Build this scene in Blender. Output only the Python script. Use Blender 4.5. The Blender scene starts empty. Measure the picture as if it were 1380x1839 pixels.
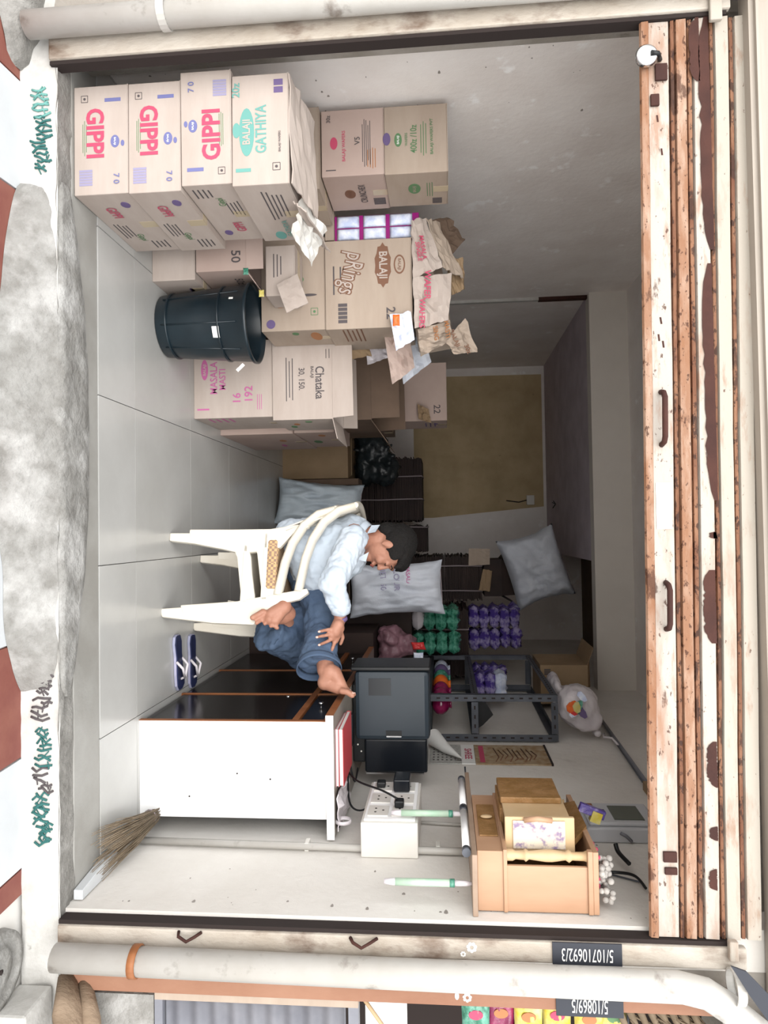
import bpy, math, random
import numpy as np
from mathutils import Vector, Matrix, noise as mnoise

# ------------------------------------------------------------------ camera, sky, exposure
sc = bpy.context.scene
FOC = 1250.0                      # focal length in pixels of the 1380x1839 frame
CAM = np.array([0.0, 0.0, 1.2])
_Y = np.array([30.5, 107.0, FOC]); _Y /= np.linalg.norm(_Y)
_Z = np.array([-.0155, 1.0, 0.0]); _Z -= _Y*_Z.dot(_Y); _Z /= np.linalg.norm(_Z)
_X = np.cross(_Z, _Y)
right = Vector((_X[0], _Y[0], _Z[0])); upv = Vector((_X[1], _Y[1], _Z[1])); fwd = Vector((_X[2], _Y[2], _Z[2]))
cam_d = bpy.data.cameras.new('camera'); cam = bpy.data.objects.new('camera', cam_d)
sc.collection.objects.link(cam); sc.camera = cam
# the phone was held so that the real upward direction runs to the right edge of the picture
cx_, cy_, cz_ = upv, -right, -fwd
cam.matrix_world = Matrix(((cx_.x, cy_.x, cz_.x, 0), (cx_.y, cy_.y, cz_.y, 0), (cx_.z, cy_.z, cz_.z, 1.2), (0, 0, 0, 1)))
cam_d.sensor_fit = 'VERTICAL'; cam_d.sensor_height = 36.0; cam_d.lens = FOC/1839*36
cam_d.clip_start = .05
w = bpy.data.worlds.new('world'); sc.world = w; w.use_nodes = True
bg = w.node_tree.nodes['Background']; bg.inputs[0].default_value = (0.96, 0.98, 1.0, 1); bg.inputs[1].default_value = 0.75
sund = bpy.data.lights.new('hazy_sun', 'SUN'); sund.energy = 1.5; sund.angle = math.radians(75); sund.color = (1, .97, .93)
sun = bpy.data.objects.new('hazy_sun', sund); sc.collection.objects.link(sun)
sun.rotation_euler = Vector((-0.05, -1.0, 0.22)).to_track_quat('Z', 'Y').to_euler()
vs = sc.view_settings; vs.view_transform = 'Standard'; vs.look = 'None'; vs.exposure = 1.62; vs.gamma = 1; vs.use_curve_mapping = False
sc.cycles.max_bounces = 14; sc.cycles.diffuse_bounces = 12

# ------------------------------------------------------------------ helpers
random.seed(7)
R_ = random.Random(11)
def ray(px, py):
    d = np.array([py-919.5, px-690.0, FOC]); return np.array([_X.dot(d), _Y.dot(d), _Z.dot(d)])
def P(px, py, **k):               # the point seen at a pixel, on the plane x=, y= or z=
    d = ray(px, py); a, v = list(k.items())[0]; i = 'xyz'.index(a)
    q = CAM+d*(v-CAM[i])/d[i]; return Vector(q)
def lin(h):
    if isinstance(h, str):
        c = [int(h[i:i+2], 16)/255 for i in (0, 2, 4)]
        return tuple((x/12.92 if x <= .04045 else ((x+.055)/1.055)**2.4) for x in c)+(1,)
    return tuple(h)+(1,)
MATS = {}
# albedo factors: daylight balance put into colour, mostly darkening things by the opening
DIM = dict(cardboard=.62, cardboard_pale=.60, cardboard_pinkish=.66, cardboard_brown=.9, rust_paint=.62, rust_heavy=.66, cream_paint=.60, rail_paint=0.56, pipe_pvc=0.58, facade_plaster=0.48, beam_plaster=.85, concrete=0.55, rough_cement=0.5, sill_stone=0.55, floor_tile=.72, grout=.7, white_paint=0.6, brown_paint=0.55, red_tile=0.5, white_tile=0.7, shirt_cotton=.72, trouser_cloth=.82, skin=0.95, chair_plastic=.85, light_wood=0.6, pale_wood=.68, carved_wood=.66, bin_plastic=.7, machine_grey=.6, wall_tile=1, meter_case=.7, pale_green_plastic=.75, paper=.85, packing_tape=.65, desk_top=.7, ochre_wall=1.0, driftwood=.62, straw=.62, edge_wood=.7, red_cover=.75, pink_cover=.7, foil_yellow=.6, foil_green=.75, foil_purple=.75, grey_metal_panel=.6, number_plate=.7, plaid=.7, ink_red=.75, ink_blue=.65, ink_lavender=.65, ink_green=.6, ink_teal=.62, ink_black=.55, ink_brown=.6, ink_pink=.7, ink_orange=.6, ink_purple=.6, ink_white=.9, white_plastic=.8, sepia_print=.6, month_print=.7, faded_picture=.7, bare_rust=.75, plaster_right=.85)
lin0 = lin
def mat(name, col, col2=None, scale=6, rough=.6, bump=0, bscale=60, metal=0, spec=.4, stretch=(1, 1, 1), lo=.35, hi=.65, col3=None, s3=2, lo3=.55, hi3=.62, detail=5, trans=0, alpha=1, ior=1.45, emit=0):
    if name in MATS: return MATS[name]
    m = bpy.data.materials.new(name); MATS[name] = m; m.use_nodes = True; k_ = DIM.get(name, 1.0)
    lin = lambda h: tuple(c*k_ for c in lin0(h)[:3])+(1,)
    nt = m.node_tree; N = nt.nodes; L = nt.links; b = N['Principled BSDF']
    b.inputs['Base Color'].default_value = lin(col); b.inputs['Roughness'].default_value = rough
    b.inputs['Metallic'].default_value = metal; b.inputs['Specular IOR Level'].default_value = spec; b.inputs['IOR'].default_value = ior
    b.inputs['Transmission Weight'].default_value = trans; b.inputs['Alpha'].default_value = alpha
    if emit: b.inputs['Emission Color'].default_value = lin(col); b.inputs['Emission Strength'].default_value = emit
    tc = N.new('ShaderNodeTexCoord'); mp = N.new('ShaderNodeMapping'); mp.inputs['Scale'].default_value = stretch
    L.new(tc.outputs['Object'], mp.inputs['Vector'])
    def nz(s, d=detail):
        n = N.new('ShaderNodeTexNoise'); n.inputs['Scale'].default_value = s; n.inputs['Detail'].default_value = d; n.inputs['Roughness'].default_value = .6
        L.new(mp.outputs[0], n.inputs['Vector']); return n
    def ramp(src, a, z):
        r = N.new('ShaderNodeMapRange'); r.inputs['From Min'].default_value = a; r.inputs['From Max'].default_value = z; L.new(src, r.inputs['Value']); return r.outputs[0]
    out = None
    if col2:
        mx = N.new('ShaderNodeMix'); mx.data_type = 'RGBA'; mx.inputs[6].default_value = lin(col); mx.inputs[7].default_value = lin(col2)
        L.new(ramp(nz(scale).outputs[0], lo, hi), mx.inputs[0]); out = mx.outputs[2]
    if col3:
        m3 = N.new('ShaderNodeMix'); m3.data_type = 'RGBA'
        if out: L.new(out, m3.inputs[6])
        else: m3.inputs[6].default_value = lin(col)
        m3.inputs[7].default_value = lin(col3); L.new(ramp(nz(s3, 8).outputs[0], lo3, hi3), m3.inputs[0]); out = m3.outputs[2]
    if out: L.new(out, b.inputs['Base Color'])
    if bump:
        bp = N.new('ShaderNodeBump'); bp.inputs['Strength'].default_value = bump; bp.inputs['Distance'].default_value = .01
        L.new(nz(bscale).outputs[0], bp.inputs['Height']); L.new(bp.outputs[0], b.inputs['Normal'])
    return m
def V(*a): return Vector(a)
def rotm(ax): # right-handed frame from x axis dir & z hint
    return ax
class MB:
    def __init__(s): s.v = []; s.f = []; s.m = []; s.sm = []; s.mi = 0; s.smooth = False
    def _add(s, vs_, fs, smooth=None):
        o = len(s.v); s.v += [Vector(q) for q in vs_]
        for q in fs: s.f.append([i+o for i in q]); s.m.append(s.mi); s.sm.append(s.smooth if smooth is None else smooth)
        return s
    def hexa(s, p):  # 8 points: bottom 4 ccw, top 4 ccw
        return s._add(p, [(3, 2, 1, 0), (4, 5, 6, 7), (0, 1, 5, 4), (1, 2, 6, 5), (2, 3, 7, 6), (3, 0, 4, 7)])
    def box(s, a, b, R=None, c=None):
        x0, y0, z0 = a; x1, y1, z1 = b
        p = [V(x0, y0, z0), V(x1, y0, z0), V(x1, y1, z0), V(x0, y1, z0), V(x0, y0, z1), V(x1, y0, z1), V(x1, y1, z1), V(x0, y1, z1)]
        if R is not None:
            c = c or (V(*a)+V(*b))/2; p = [R @ (q-c)+c for q in p]
        return s.hexa(p)
    def cbox(s, c, h, R=None): c = V(*c); h = V(*h); return s.box(c-h, c+h, R)
    def prism(s, poly, d): # poly: list of 3d points, d: extrusion vector
        n = len(poly); d = Vector(d); pts = [Vector(q) for q in poly]
        nrm = Vector((0, 0, 0))
        for i in range(n): nrm += pts[i].cross(pts[(i+1) % n])
        if nrm.dot(d) > 0: pts = pts[::-1]
        return s._add(pts+[q+d for q in pts], [tuple(range(n)), tuple(range(2*n-1, n-1, -1))]+[((i+1) % n, i, n+i, n+(i+1) % n) for i in range(n)], False)
    def tube(s, pts, r, n=8, flat=None, caps=True):
        pts = [Vector(q) for q in pts]; k = len(pts); rr = r if isinstance(r, (list, tuple)) else [r]*k
        vs_ = []; t0 = (pts[1]-pts[0]).normalized(); a = t0.orthogonal().normalized()
        if flat: a = (Vector(flat[0])-t0*t0.dot(Vector(flat[0]))).normalized()
        for i, p in enumerate(pts):
            t = (pts[min(i+1, k-1)]-pts[max(i-1, 0)]).normalized()
            if flat: a = Vector(flat[0])
            a = (a-t*a.dot(t)).normalized(); b = t.cross(a)
            for j in range(n):
                th = 2*math.pi*j/n; ra, rb = rr[i] if isinstance(rr[i], (tuple, list)) else (rr[i], rr[i]*(flat[1] if flat else 1))
                vs_.append(p+a*math.cos(th)*ra+b*math.sin(th)*rb)
        fs = [(i*n+j, i*n+(j+1) % n, (i+1)*n+(j+1) % n, (i+1)*n+j) for i in range(k-1) for j in range(n)]
        s._add(vs_, fs, True)
        if caps:
            o = len(s.v)-len(vs_); s.f.append([o+j for j in range(n)][::-1]); s.f.append([o+(k-1)*n+j for j in range(n)]); s.m += [s.mi]*2; s.sm += [False]*2
        return s
    def ell(s, c, r, R=None, n=16, m=10):
        c = Vector(c); r = r if isinstance(r, (tuple, list)) else (r, r, r); vs_ = []
        for i in range(1, m):
            ph = math.pi*i/m
            for j in range(n):
                th = 2*math.pi*j/n; q = Vector((math.sin(ph)*math.cos(th)*r[0], math.sin(ph)*math.sin(th)*r[1], math.cos(ph)*r[2]))
                vs_.append(c+(R @ q if R else q))
        t = Vector((0, 0, r[2])); vs_ += [c+(R @ t if R else t), c-(R @ t if R else t)]; T = len(vs_)-2
        fs = [(i*n+j, (i+1)*n+j, (i+1)*n+(j+1) % n, i*n+(j+1) % n) for i in range(m-2) for j in range(n)]
        fs += [(T, j, (j+1) % n) for j in range(n)]+[(T+1, (m-2)*n+(j+1) % n, (m-2)*n+j) for j in range(n)]
        return s._add(vs_, fs, True)
    def cap(s, p0, r0, p1, r1, n=14):   # tapered capsule
        s.tube([p0, p1], [r0, r1], n); s.ell(p0, r0, n=n, m=8); return s.ell(p1, r1, n=n, m=8)
    def lathe(s, prof, c, n=24, ax='z', smooth=True):
        c = Vector(c); vs_ = []
        for r, h in prof:
            for j in range(n):
                th = 2*math.pi*j/n; q = (r*math.cos(th), r*math.sin(th), h)
                if ax == 'x': q = (q[2], q[0], q[1])
                if ax == 'y': q = (q[1], q[2], q[0])
                vs_.append(c+Vector(q))
        k = len(prof); fs = [(i*n+j, i*n+(j+1) % n, (i+1)*n+(j+1) % n, (i+1)*n+j) for i in range(k-1) for j in range(n)]
        return s._add(vs_, fs, smooth)
    def grid(s, fn, nu, nv, smooth=True, closed=False):
        vs_ = [fn(i/nu, j/nv) for i in range(nu+1) for j in range(nv+1)]; k = nv+1
        return s._add(vs_, [(i*k+j, (i+1)*k+j, (i+1)*k+j+1, i*k+j+1) for i in range(nu) for j in range(nv)], smooth)
    def text(s, t, o, rt, up, size, align='CENTER', off=0.0, depth=.0008, squash=1.0):
        cu = bpy.data.curves.new('t', 'FONT'); cu.body = t; cu.size = 1; cu.align_x = align; cu.align_y = 'CENTER'; cu.offset = off; cu.resolution_u = 3
        ob = bpy.data.objects.new('t', cu); me = ob.to_mesh(); o = Vector(o); rt = Vector(rt).normalized(); up = Vector(up).normalized(); nn = rt.cross(up)
        vs_ = [o+rt*(q.co.x*size*squash)+up*(q.co.y*size)+nn*depth for q in me.vertices]; fs = [tuple(p.vertices) for p in me.polygons]
        s._add(vs_, fs, False); ob.to_mesh_clear(); bpy.data.objects.remove(ob); bpy.data.curves.remove(cu); return s
    def rect(s, o, rt, up, w_, h_, t=.0006): # thin printed rectangle centred on o
        rt = Vector(rt).normalized(); up = Vector(up).normalized(); o = Vector(o); nn = rt.cross(up)
        return s.prism([o-rt*w_/2-up*h_/2, o+rt*w_/2-up*h_/2, o+rt*w_/2+up*h_/2, o-rt*w_/2+up*h_/2], nn*t)
    def oval(s, o, rt, up, w_, h_, t=.0006, n=20, star=0):
        rt = Vector(rt).normalized(); up = Vector(up).normalized(); o = Vector(o); nn = rt.cross(up)
        return s.prism([o+rt*math.cos(2*math.pi*i/n)*w_/2*(1+star*(i % 2))+up*math.sin(2*math.pi*i/n)*h_/2*(1+star*(i % 2)) for i in range(n)], nn*t)
    def build(s, name, m, parent=None, bevel=0, sub=0, loc=None, mods=None, kind=None, label=None, cat=None, group=None, solid=0):
        me = bpy.data.meshes.new(name)
        if parent is not None: off = Vector(parent.get('_off', (0, 0, 0)))
        else:
            if loc is None:
                A = np.array([tuple(q) for q in s.v]); loc = ((A[:, 0].min()+A[:, 0].max())/2, (A[:, 1].min()+A[:, 1].max())/2, A[:, 2].min())
            off = Vector(loc)
        me.from_pydata([tuple(q-off) for q in s.v], [], s.f)
        for q in (m if isinstance(m, (list, tuple)) else [m]): me.materials.append(q)
        me.polygons.foreach_set('material_index', s.m); me.polygons.foreach_set('use_smooth', s.sm); me.update()
        ob = bpy.data.objects.new(name, me); sc.collection.objects.link(ob)
        if parent is not None: ob.parent = parent; ob['_off'] = parent.get('_off', (0, 0, 0))
        else: ob.location = off; ob['_off'] = tuple(off)
        if solid: q = ob.modifiers.new('s', 'SOLIDIFY'); q.thickness = solid; q.offset = 0
        if bevel: q = ob.modifiers.new('b', 'BEVEL'); q.width = bevel; q.segments = 2; q.limit_method = 'ANGLE'
        if sub: q = ob.modifiers.new('u', 'SUBSURF'); q.levels = sub; q.render_levels = sub
        if mods: mods(ob)
        if kind: ob['kind'] = kind
        if label: ob['label'] = label
        if cat: ob['category'] = cat
        if group: ob['group'] = group
        return ob
def thing(name, label, cat, loc, rotz=0, group=None, local=False):
    o = bpy.data.objects.new(name, None); sc.collection.objects.link(o); o.location = loc; o.rotation_euler = (0, 0, rotz)
    o['label'] = label; o['category'] = cat; o.empty_display_size = .05
    if group: o['group'] = group
    o['_off'] = (0, 0, 0) if local else tuple(loc)
    return o
def copy_tree(o, parent=None):
    c = o.copy(); sc.collection.objects.link(c); c.parent = parent
    for ch in list(o.children): copy_tree(ch, c)
    return c
def remesh(vox, smooth=4, disp=0, dsize=.05):
    def f(ob):
        q = ob.modifiers.new('r', 'REMESH'); q.mode = 'VOXEL'; q.voxel_size = vox; q.use_smooth_shade = True
        q = ob.modifiers.new('s', 'SMOOTH'); q.iterations = smooth; q.factor = .6
        if disp:
            t = bpy.data.textures.get('cl%g' % dsize) or bpy.data.textures.new('cl%g' % dsize, 'CLOUDS'); t.noise_scale = dsize; t.noise_depth = 2
            q = ob.modifiers.new('d', 'DISPLACE'); q.texture = t; q.strength = disp; q.mid_level = .5; q.texture_coords = 'LOCAL'
    return f
def nz(x, y, z=0): return mnoise.noise(Vector((x, y, z)))
X1, Y1, Z1 = V(1, 0, 0), V(0, 1, 0), V(0, 0, 1)

# ------------------------------------------------------------------ materials
M_wall = mat('plaster', 'ebe6e2', 'e0d9d4', 3, .85, .25, 30, col3='f4f2f0', s3=7, lo3=.62, hi3=.7)
M_wallR = mat('plaster_right', 'ebe7e1', 'dfdad3', 2.5, .85, .25, 30, col3='c9c3bc', s3=5, lo3=.66, hi3=.8)
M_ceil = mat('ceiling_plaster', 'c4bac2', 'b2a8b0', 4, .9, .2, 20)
M_beam = mat('beam_plaster', 'e6e0d8', 'ddd7cf', 2, .85)
M_front = mat('facade_plaster', 'd8d0c6', 'b9b0a4', 5, .85, .4, 40, col3='8c8075', s3=9, lo3=.62, hi3=.75)
M_backp = mat('ochre_wall', 'c2ad8a', 'ae9a78', 3, .9, .1, 30, col3='84765f', s3=14, lo3=.68, hi3=.76)
M_tile = mat('floor_tile', 'cfcecb', 'c4c3bf', 2, .22, spec=.5)
M_grout = mat('grout', '8d8b86', rough=.9)
M_conc = mat('concrete', 'b3b0aa', '96938d', 14, .9, .8, 60, col3='dcd9d3', s3=5, lo3=.55, hi3=.7)
M_conc2 = mat('rough_cement', 'c2c0bb', 'a5a29c', 18, .92, 1.0, 40, col3='e2e0dc', s3=6, lo3=.5, hi3=.66)
M_stone = mat('sill_stone', 'c6c4be', 'b5b2ab', 5, .5, .1)
M_whitep = mat('white_paint', 'efedE8', 'd8d5cf', 12, .75, .3, 50, col3='aaa6a0', s3=16, lo3=.66, hi3=.74)
M_redt = mat('red_tile', 'a55f55', 'b77464', 8, .6)
M_whitet = mat('white_tile', 'e8ebee', 'dfe2e4', 6, .5)
def rustmat(name, cream, rust, dark, k, thr, sp):
    m = mat(name, cream, rough=.7); nt = m.node_tree; N = nt.nodes; L = nt.links; b = N['Principled BSDF']
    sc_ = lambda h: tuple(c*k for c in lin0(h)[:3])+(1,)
    tc = N.new('ShaderNodeTexCoord')
    def noi(s_, st, d=6):
        mp = N.new('ShaderNodeMapping'); mp.inputs['Scale'].default_value = st; L.new(tc.outputs['Object'], mp.inputs[0])
        n = N.new('ShaderNodeTexNoise'); n.inputs['Scale'].default_value = s_; n.inputs['Detail'].default_value = d; n.inputs['Roughness'].default_value = .65; L.new(mp.outputs[0], n.inputs[0]); return n.outputs[0]
    def rng(src, a, z, t=1):
        r = N.new('ShaderNodeMapRange'); r.inputs['From Min'].default_value = a; r.inputs['From Max'].default_value = z; r.inputs['To Max'].default_value = t; L.new(src, r.inputs[0]); return r.outputs[0]
    def mix(f, a, c):
        x = N.new('ShaderNodeMix'); x.data_type = 'RGBA'; L.new(f, x.inputs[0])
        for kk, v in ((6, a), (7, c)):
            if isinstance(v, tuple): x.inputs[kk].default_value = v
            else: L.new(v, x.inputs[kk])
        return x.outputs[2]
    c1 = mix(rng(noi(2.2, (1, 1, 5), 8), thr, thr+.22, .9), sc_(cream), sc_(rust))
    c2 = mix(rng(noi(9, (.6, 1, 3), 8), thr+.04, thr+.16, .7), c1, sc_(rust))
    c3 = mix(rng(noi(45, (.8, 1, 1.5), 4), sp, sp+.05, .85), c2, sc_(dark))
    c4 = mix(rng(noi(7, (.7, 1, 2), 10), sp+.02, sp+.06, .8), c3, sc_(dark)); L.new(c4, b.inputs['Base Color'])
    bp = N.new('ShaderNodeBump'); bp.inputs['Strength'].default_value = .4; bp.inputs['Distance'].default_value = .004; L.new(noi(60, (1, 1, 1)), bp.inputs['Height']); L.new(bp.outputs[0], b.inputs['Normal'])
    return m
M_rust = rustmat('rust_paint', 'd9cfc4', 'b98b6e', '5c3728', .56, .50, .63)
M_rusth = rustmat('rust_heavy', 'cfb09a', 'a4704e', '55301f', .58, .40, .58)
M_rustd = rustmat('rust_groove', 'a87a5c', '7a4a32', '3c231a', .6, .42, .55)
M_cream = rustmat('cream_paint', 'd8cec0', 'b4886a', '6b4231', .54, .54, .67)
M_rail = mat('rail_paint', 'e6dccf', 'cdbfae', 7, .65, .5, 40, stretch=(1, 1, .5), col3='7b5d49', s3=6, lo3=.53, hi3=.66)
M_darkrust = mat('bare_rust', '4f2f27', '3f2520', 8, .85, .3)
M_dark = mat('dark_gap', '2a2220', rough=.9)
M_pipe = mat('pipe_pvc', 'ece9e3', 'dcd7cf', 4, .35, .05, col3='8f8277', s3=9, lo3=.58, hi3=.74)
M_brownp = mat('brown_paint', 'c08f74', 'a9765b', 4, .6, .2, 40, stretch=(1, 1, .5))
M_card = mat('cardboard', 'cbb9a8', 'c0ad9c', 3, .8, .06, 80, stretch=(1, 1, 4))
M_cardp = mat('cardboard_pale', 'dacbc1', 'cfbfb4', 3, .8, .06, 80, stretch=(1, 1, 4))
M_cardpk = mat('cardboard_pinkish', 'd4bdb2', 'c9b1a6', 3, .8, .06, 80)
M_cardb = mat('cardboard_brown', '9c8468', '8c7559', 3, .8, .06, 80)
M_cardd = mat('cardboard_dark', '6d5a4c', '5c4c40', 3, .85)
M_tape = mat('packing_tape', 'd9c7a9', rough=.2)
M_ired = mat('ink_red', 'c9506e', rough=.7); M_iblue = mat('ink_blue', '7c7fb4', rough=.7); M_ilav = mat('ink_lavender', 'aaa4c4', rough=.7)
M_igr = mat('ink_green', '6f9a6c', rough=.7); M_iteal = mat('ink_teal', '7ab9b0', rough=.7); M_iblk = mat('ink_black', '6a6264', rough=.7)
M_ibr = mat('ink_brown', '8f6650', rough=.7); M_ipink = mat('ink_pink', 'd170a8', rough=.7); M_iora = mat('ink_orange', 'c98a5c', rough=.7); M_iwh = mat('ink_white', 'f0eeea', rough=.7)
M_ipurp = mat('ink_purple', '7d6a9a', rough=.7)
M_white = mat('white_plastic', 'efece6', 'e6e2da', 3, .4)
M_chair = mat('chair_plastic', 'e2dccf', 'd8d0c1', 4, .32, spec=.5)
M_lam = mat('white_laminate', 'f3f3f3', rough=.35); M_edge = mat('edge_wood', 'a86b40', '8f5733', 20, .45, stretch=(1, 1, .2))
M_desktop = mat('desk_top', 'a39a90', '938a80', 5, .35); M_dkglass = mat('drawer_front_dark', '191515', '120f10', 4, .18, spec=.5)
M_black = mat('black_plastic', '17181a', rough=.4); M_blackg = mat('black_gloss', '0d1016', rough=.12)
M_mach = mat('machine_grey', '39434c', '333d46', 3, .35); M_mach2 = mat('machine_dark', '12161c', rough=.2)
M_steel = mat('slotted_steel', '5c5f66', '4c4f56', 10, .45, metal=.5); M_chrome = mat('chrome', 'd5d7da', rough=.15, metal=1)
M_bucket = mat('bin_plastic', '1b262d', '24323a', 5, .28, spec=.5)
M_sack = mat('woven_sack', 'c3c7d0', 'b3b8c2', 5, .55, .25, 120); M_sack2 = mat('woven_sack_blue', 'b5c0c8', 'a3aeb8', 5, .5, .25, 120)
M_bag = mat('clear_bag', 'd9d3d6', 'c6bfc4', 6, .25, .2, 40)
M_skin = mat('skin', 'a87a66', '946552', 9, .5, .1, 90); M_skinf = mat('skin_foot', 'b08674', '9a6f60', 12, .55, .15, 90)
M_lip = mat('lip', '8f5048', rough=.5); M_hair = mat('hair_black', '0b0908', '120e0c', 40, .8, .8, 120); M_nail = mat('nail', 'd3ada0', rough=.35)
M_shirt = mat('shirt_cotton', 'd7e2ee', 'cddae8', 4, .8, .15, 60); M_trouser = mat('trouser_cloth', '53657d', '485a74', 6, .85, .2, 200)
M_wood = mat('light_wood', 'deb391', 'd0a280', 6, .45, stretch=(1, 1, .25)); M_woodd = mat('carved_wood', 'b58a5c', '97703f', 18, .5, .4, 60)
M_woodl = mat('pale_wood', 'e6c9a0', 'dcb98c', 6, .45)
M_gold = mat('gilt', 'b8862f', rough=.35, metal=.6)
M_straw = mat('straw', 'a3917a', '86755f', 20, .8); M_paper = mat('paper', 'ecebe8', rough=.8)
M_glass = mat('tube_glass', 'dfeee2', rough=.1); M_greenp = mat('pale_green_plastic', 'b7dcc0', 'd8ead6', 10, .25)
M_redb = mat('red_cover', 'c94a50', rough=.5); M_pinkb = mat('pink_cover', 'e2a3a8', rough=.5)
M_green = mat('foil_green', '1d6e54', '6db8a0', 30, .2, .5, 30, spec=.8); M_mag = mat('foil_magenta', '6a0c3c', '8c1f4f', 20, .15, .3, 30, spec=.8)
M_purple = mat('foil_purple', '57439a', 'b8acd8', 16, .25, .6, 30, spec=.8, lo=.46, hi=.6); M_orange = mat('foil_orange', 'e0742a', 'c2451e', 14, .2, .2)
M_yellow = mat('foil_yellow', 'e6cf3c', 'f3ecb0', 18, .3, .3, 30); M_navy = mat('rubber_navy', '1f2440', '2a3156', 8, .45)
M_sole = mat('sole_grey', '8b8fa6', 'a9a6bd', 8, .5); M_red = mat('foil_red', 'c43535', rough=.3); M_white2 = mat('foil_white', 'e6ebf5', 'b8c3e0', 25, .35)
M_magp = mat('tray_magenta', '8e1a6e', rough=.4); M_slate = mat('number_plate', '3a3d46', rough=.6)
M_beads = mat('bead_garland', '8f8a86', 'b5b0aa', 40, .6); M_plaid = mat('plaid', 'a5845e', rough=.9)
M_greyp = mat('grey_metal_panel', '8b8d97', 'a2a3ab', 6, .5); M_log = mat('driftwood', 'b59e86', '8d7761', 8, .85, .8, 30, stretch=(1, 1, .3))
M_maroon = mat('dark_maroon_card', '33241f', '231816', 6, .7); M_string = mat('tie_string', '8b8184', rough=.7)
M_meter = mat('meter_case', 'd9dade', rough=.3); M_lcd = mat('lcd', '565a52', rough=.3); M_blackbag = mat('black_poly', '15181a', '23292b', 12, .3, .6, 25)
def plaid_nodes():
    nt = M_plaid.node_tree; N = nt.nodes; L = nt.links; tc = N.new('ShaderNodeTexCoord'); 
    a = N.new('ShaderNodeTexChecker'); a.inputs['Scale'].default_value = 90; a.inputs[1].default_value = lin('b89a70'); a.inputs[2].default_value = lin('8a7060')
    L.new(tc.outputs['Object'], a.inputs[0]); L.new(a.outputs[0], N['Principled BSDF'].inputs['Base Color'])
plaid_nodes()

# ------------------------------------------------------------------ the setting
XL, XR, YO, YB, YW = -1.70, 1.17, 2.34, 5.12, 7.4     # walls, tile edge, beam, back wall
ZC, ZB = 2.55, 2.28                                   # front ceiling, back ceiling
def struct(name, mb, m, **k): return mb.build(name, m, kind='structure', **k)
# floor: bedding and tiles
fl = struct('floor', MB().box((XL-.1, YO, -.1), (1.6, YW+.1, -.012)), M_grout, loc=(0, YO, 0))
def tiles(parent, xs, ys, m, z0=-.012, z1=0, gap=.0015, name='tile', cache={}):
    for i in range(len(xs)-1):
        for j in range(len(ys)-1):
            a, b = xs[i+1]-xs[i], ys[j+1]-ys[j]; key = (round(a, 3), round(b, 3), m.name, z1)
            cx, cy = (xs[i]+xs[i+1])/2, (ys[j]+ys[j+1])/2
            if key not in cache:
                q = MB().box((-a/2+gap, -b/2+gap, z0), (a/2-gap, b/2-gap, z1))
                me = bpy.data.meshes.new(name); me.from_pydata([tuple(v) for v in q.v], [], q.f); me.materials.append(m); cache[key] = me
            o = bpy.data.objects.new(name, cache[key]); sc.collection.objects.link(o); o.parent = parent
            o.location = Vector((cx, cy, 0))-Vector(parent['_off'])
xs = [XL, -1.69, -1.09, -.49, .11, .71, XR]; ys = [YO, 2.63, 3.23, 3.83, 4.43, 5.03, 5.63, 6.23, 6.83, YW]
tiles(fl, xs, ys, M_tile)
# walls
struct('wall_left', MB().box((XL-.12, 2.12, -.1), (XL, YW+.1, ZC)), M_wall)
struct('wall_right', MB().box((XR, 2.12, -.1), (XR+.12, YW+.1, 2.75)), M_wallR)
struct('wall_back', MB().box((XL-.1, YW, -.1), (1.3, YW+.12, 2.75)), M_wall)
struct('trim_1', MB().box((XL, 5.18, 1.25), (XL+.02, 5.215, ZB)), M_whitep)          # pale vertical strip on the left wall
struct('trim_2', MB().box((XL, 5.175, 1.93), (XL+.024, 5.22, ZB)), M_darkrust)
q = MB(); q.prism([V(-1.62, YW, .9), V(-.12, YW, .9), V(-.12, YW, 1.1), V(-.2, YW, 2.0), V(-.22, YW, 2.25), V(-1.61, YW, 2.25)], V(0, -.006, 0))
struct('wall_patch', q, M_backp)                                                     # ochre rectangle on the back wall
struct('ceiling', MB().box((XL-.1, 2.12, ZC), (1.3, YB+.2, ZC+.1)), M_wall)
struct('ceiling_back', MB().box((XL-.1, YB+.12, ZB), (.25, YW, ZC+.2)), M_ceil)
struct('ceiling_loft', MB().box((.25, YB+.12, 2.62), (1.3, YW, 2.75)), M_cardd)  # dark colour stands for the unlit loft, shade put into the material
q = MB().box((XL, YB, ZB), (XR, YB+.12, ZC)); struct('beam', q, M_beam)
q = MB()
for i in range(70):
    side = i % 2; x = XL+.0004 if side else XR-.0004; y = 2.16+.5*R_.random()**2+(.2 if side else 0); z = .1+1.7*R_.random(); r_ = .003+.009*R_.random()**2
    q.oval(V(x, y, z), Y1 if side else -Y1, Z1, r_*R_.uniform(.6, 2), r_, .0004, 6, .3)
q.build('wall_scuffs', mat('scuff_grey', '8d8680'), kind='stuff', label='small grey scuffs and chips on the side walls near the shutter rails', cat='scuff marks')
# threshold, step and street
def bumpy(x0, x1, y0, y1, z, amp, n, m_, fr=9):
    return lambda u, v: V(x0+(x1-x0)*u, y0+(y1-y0)*v, z+amp*nz(u*n*fr/9+3, v*m_+7, z))
q = MB().box((-1.75, 2.17, -.12), (1.25, YO-.001, -.002)); struct('threshold', q, M_stone, bevel=.004)
q = MB()
q.grid(bumpy(-1.9, 1.6, 2.085, 2.175, -.004, .008, 40, 3), 120, 5); struct('threshold_edge', q, M_conc)
def step(u, v):
    x = -1.9+3.5*u; z = -.002-.118*v; return V(x, 2.088-.012*v+.007*nz(x*6, z*20)+.004*nz(x*25, z*40), z)
q = MB().grid(step, 160, 8); struct('step_face', q, M_whitep)
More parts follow.
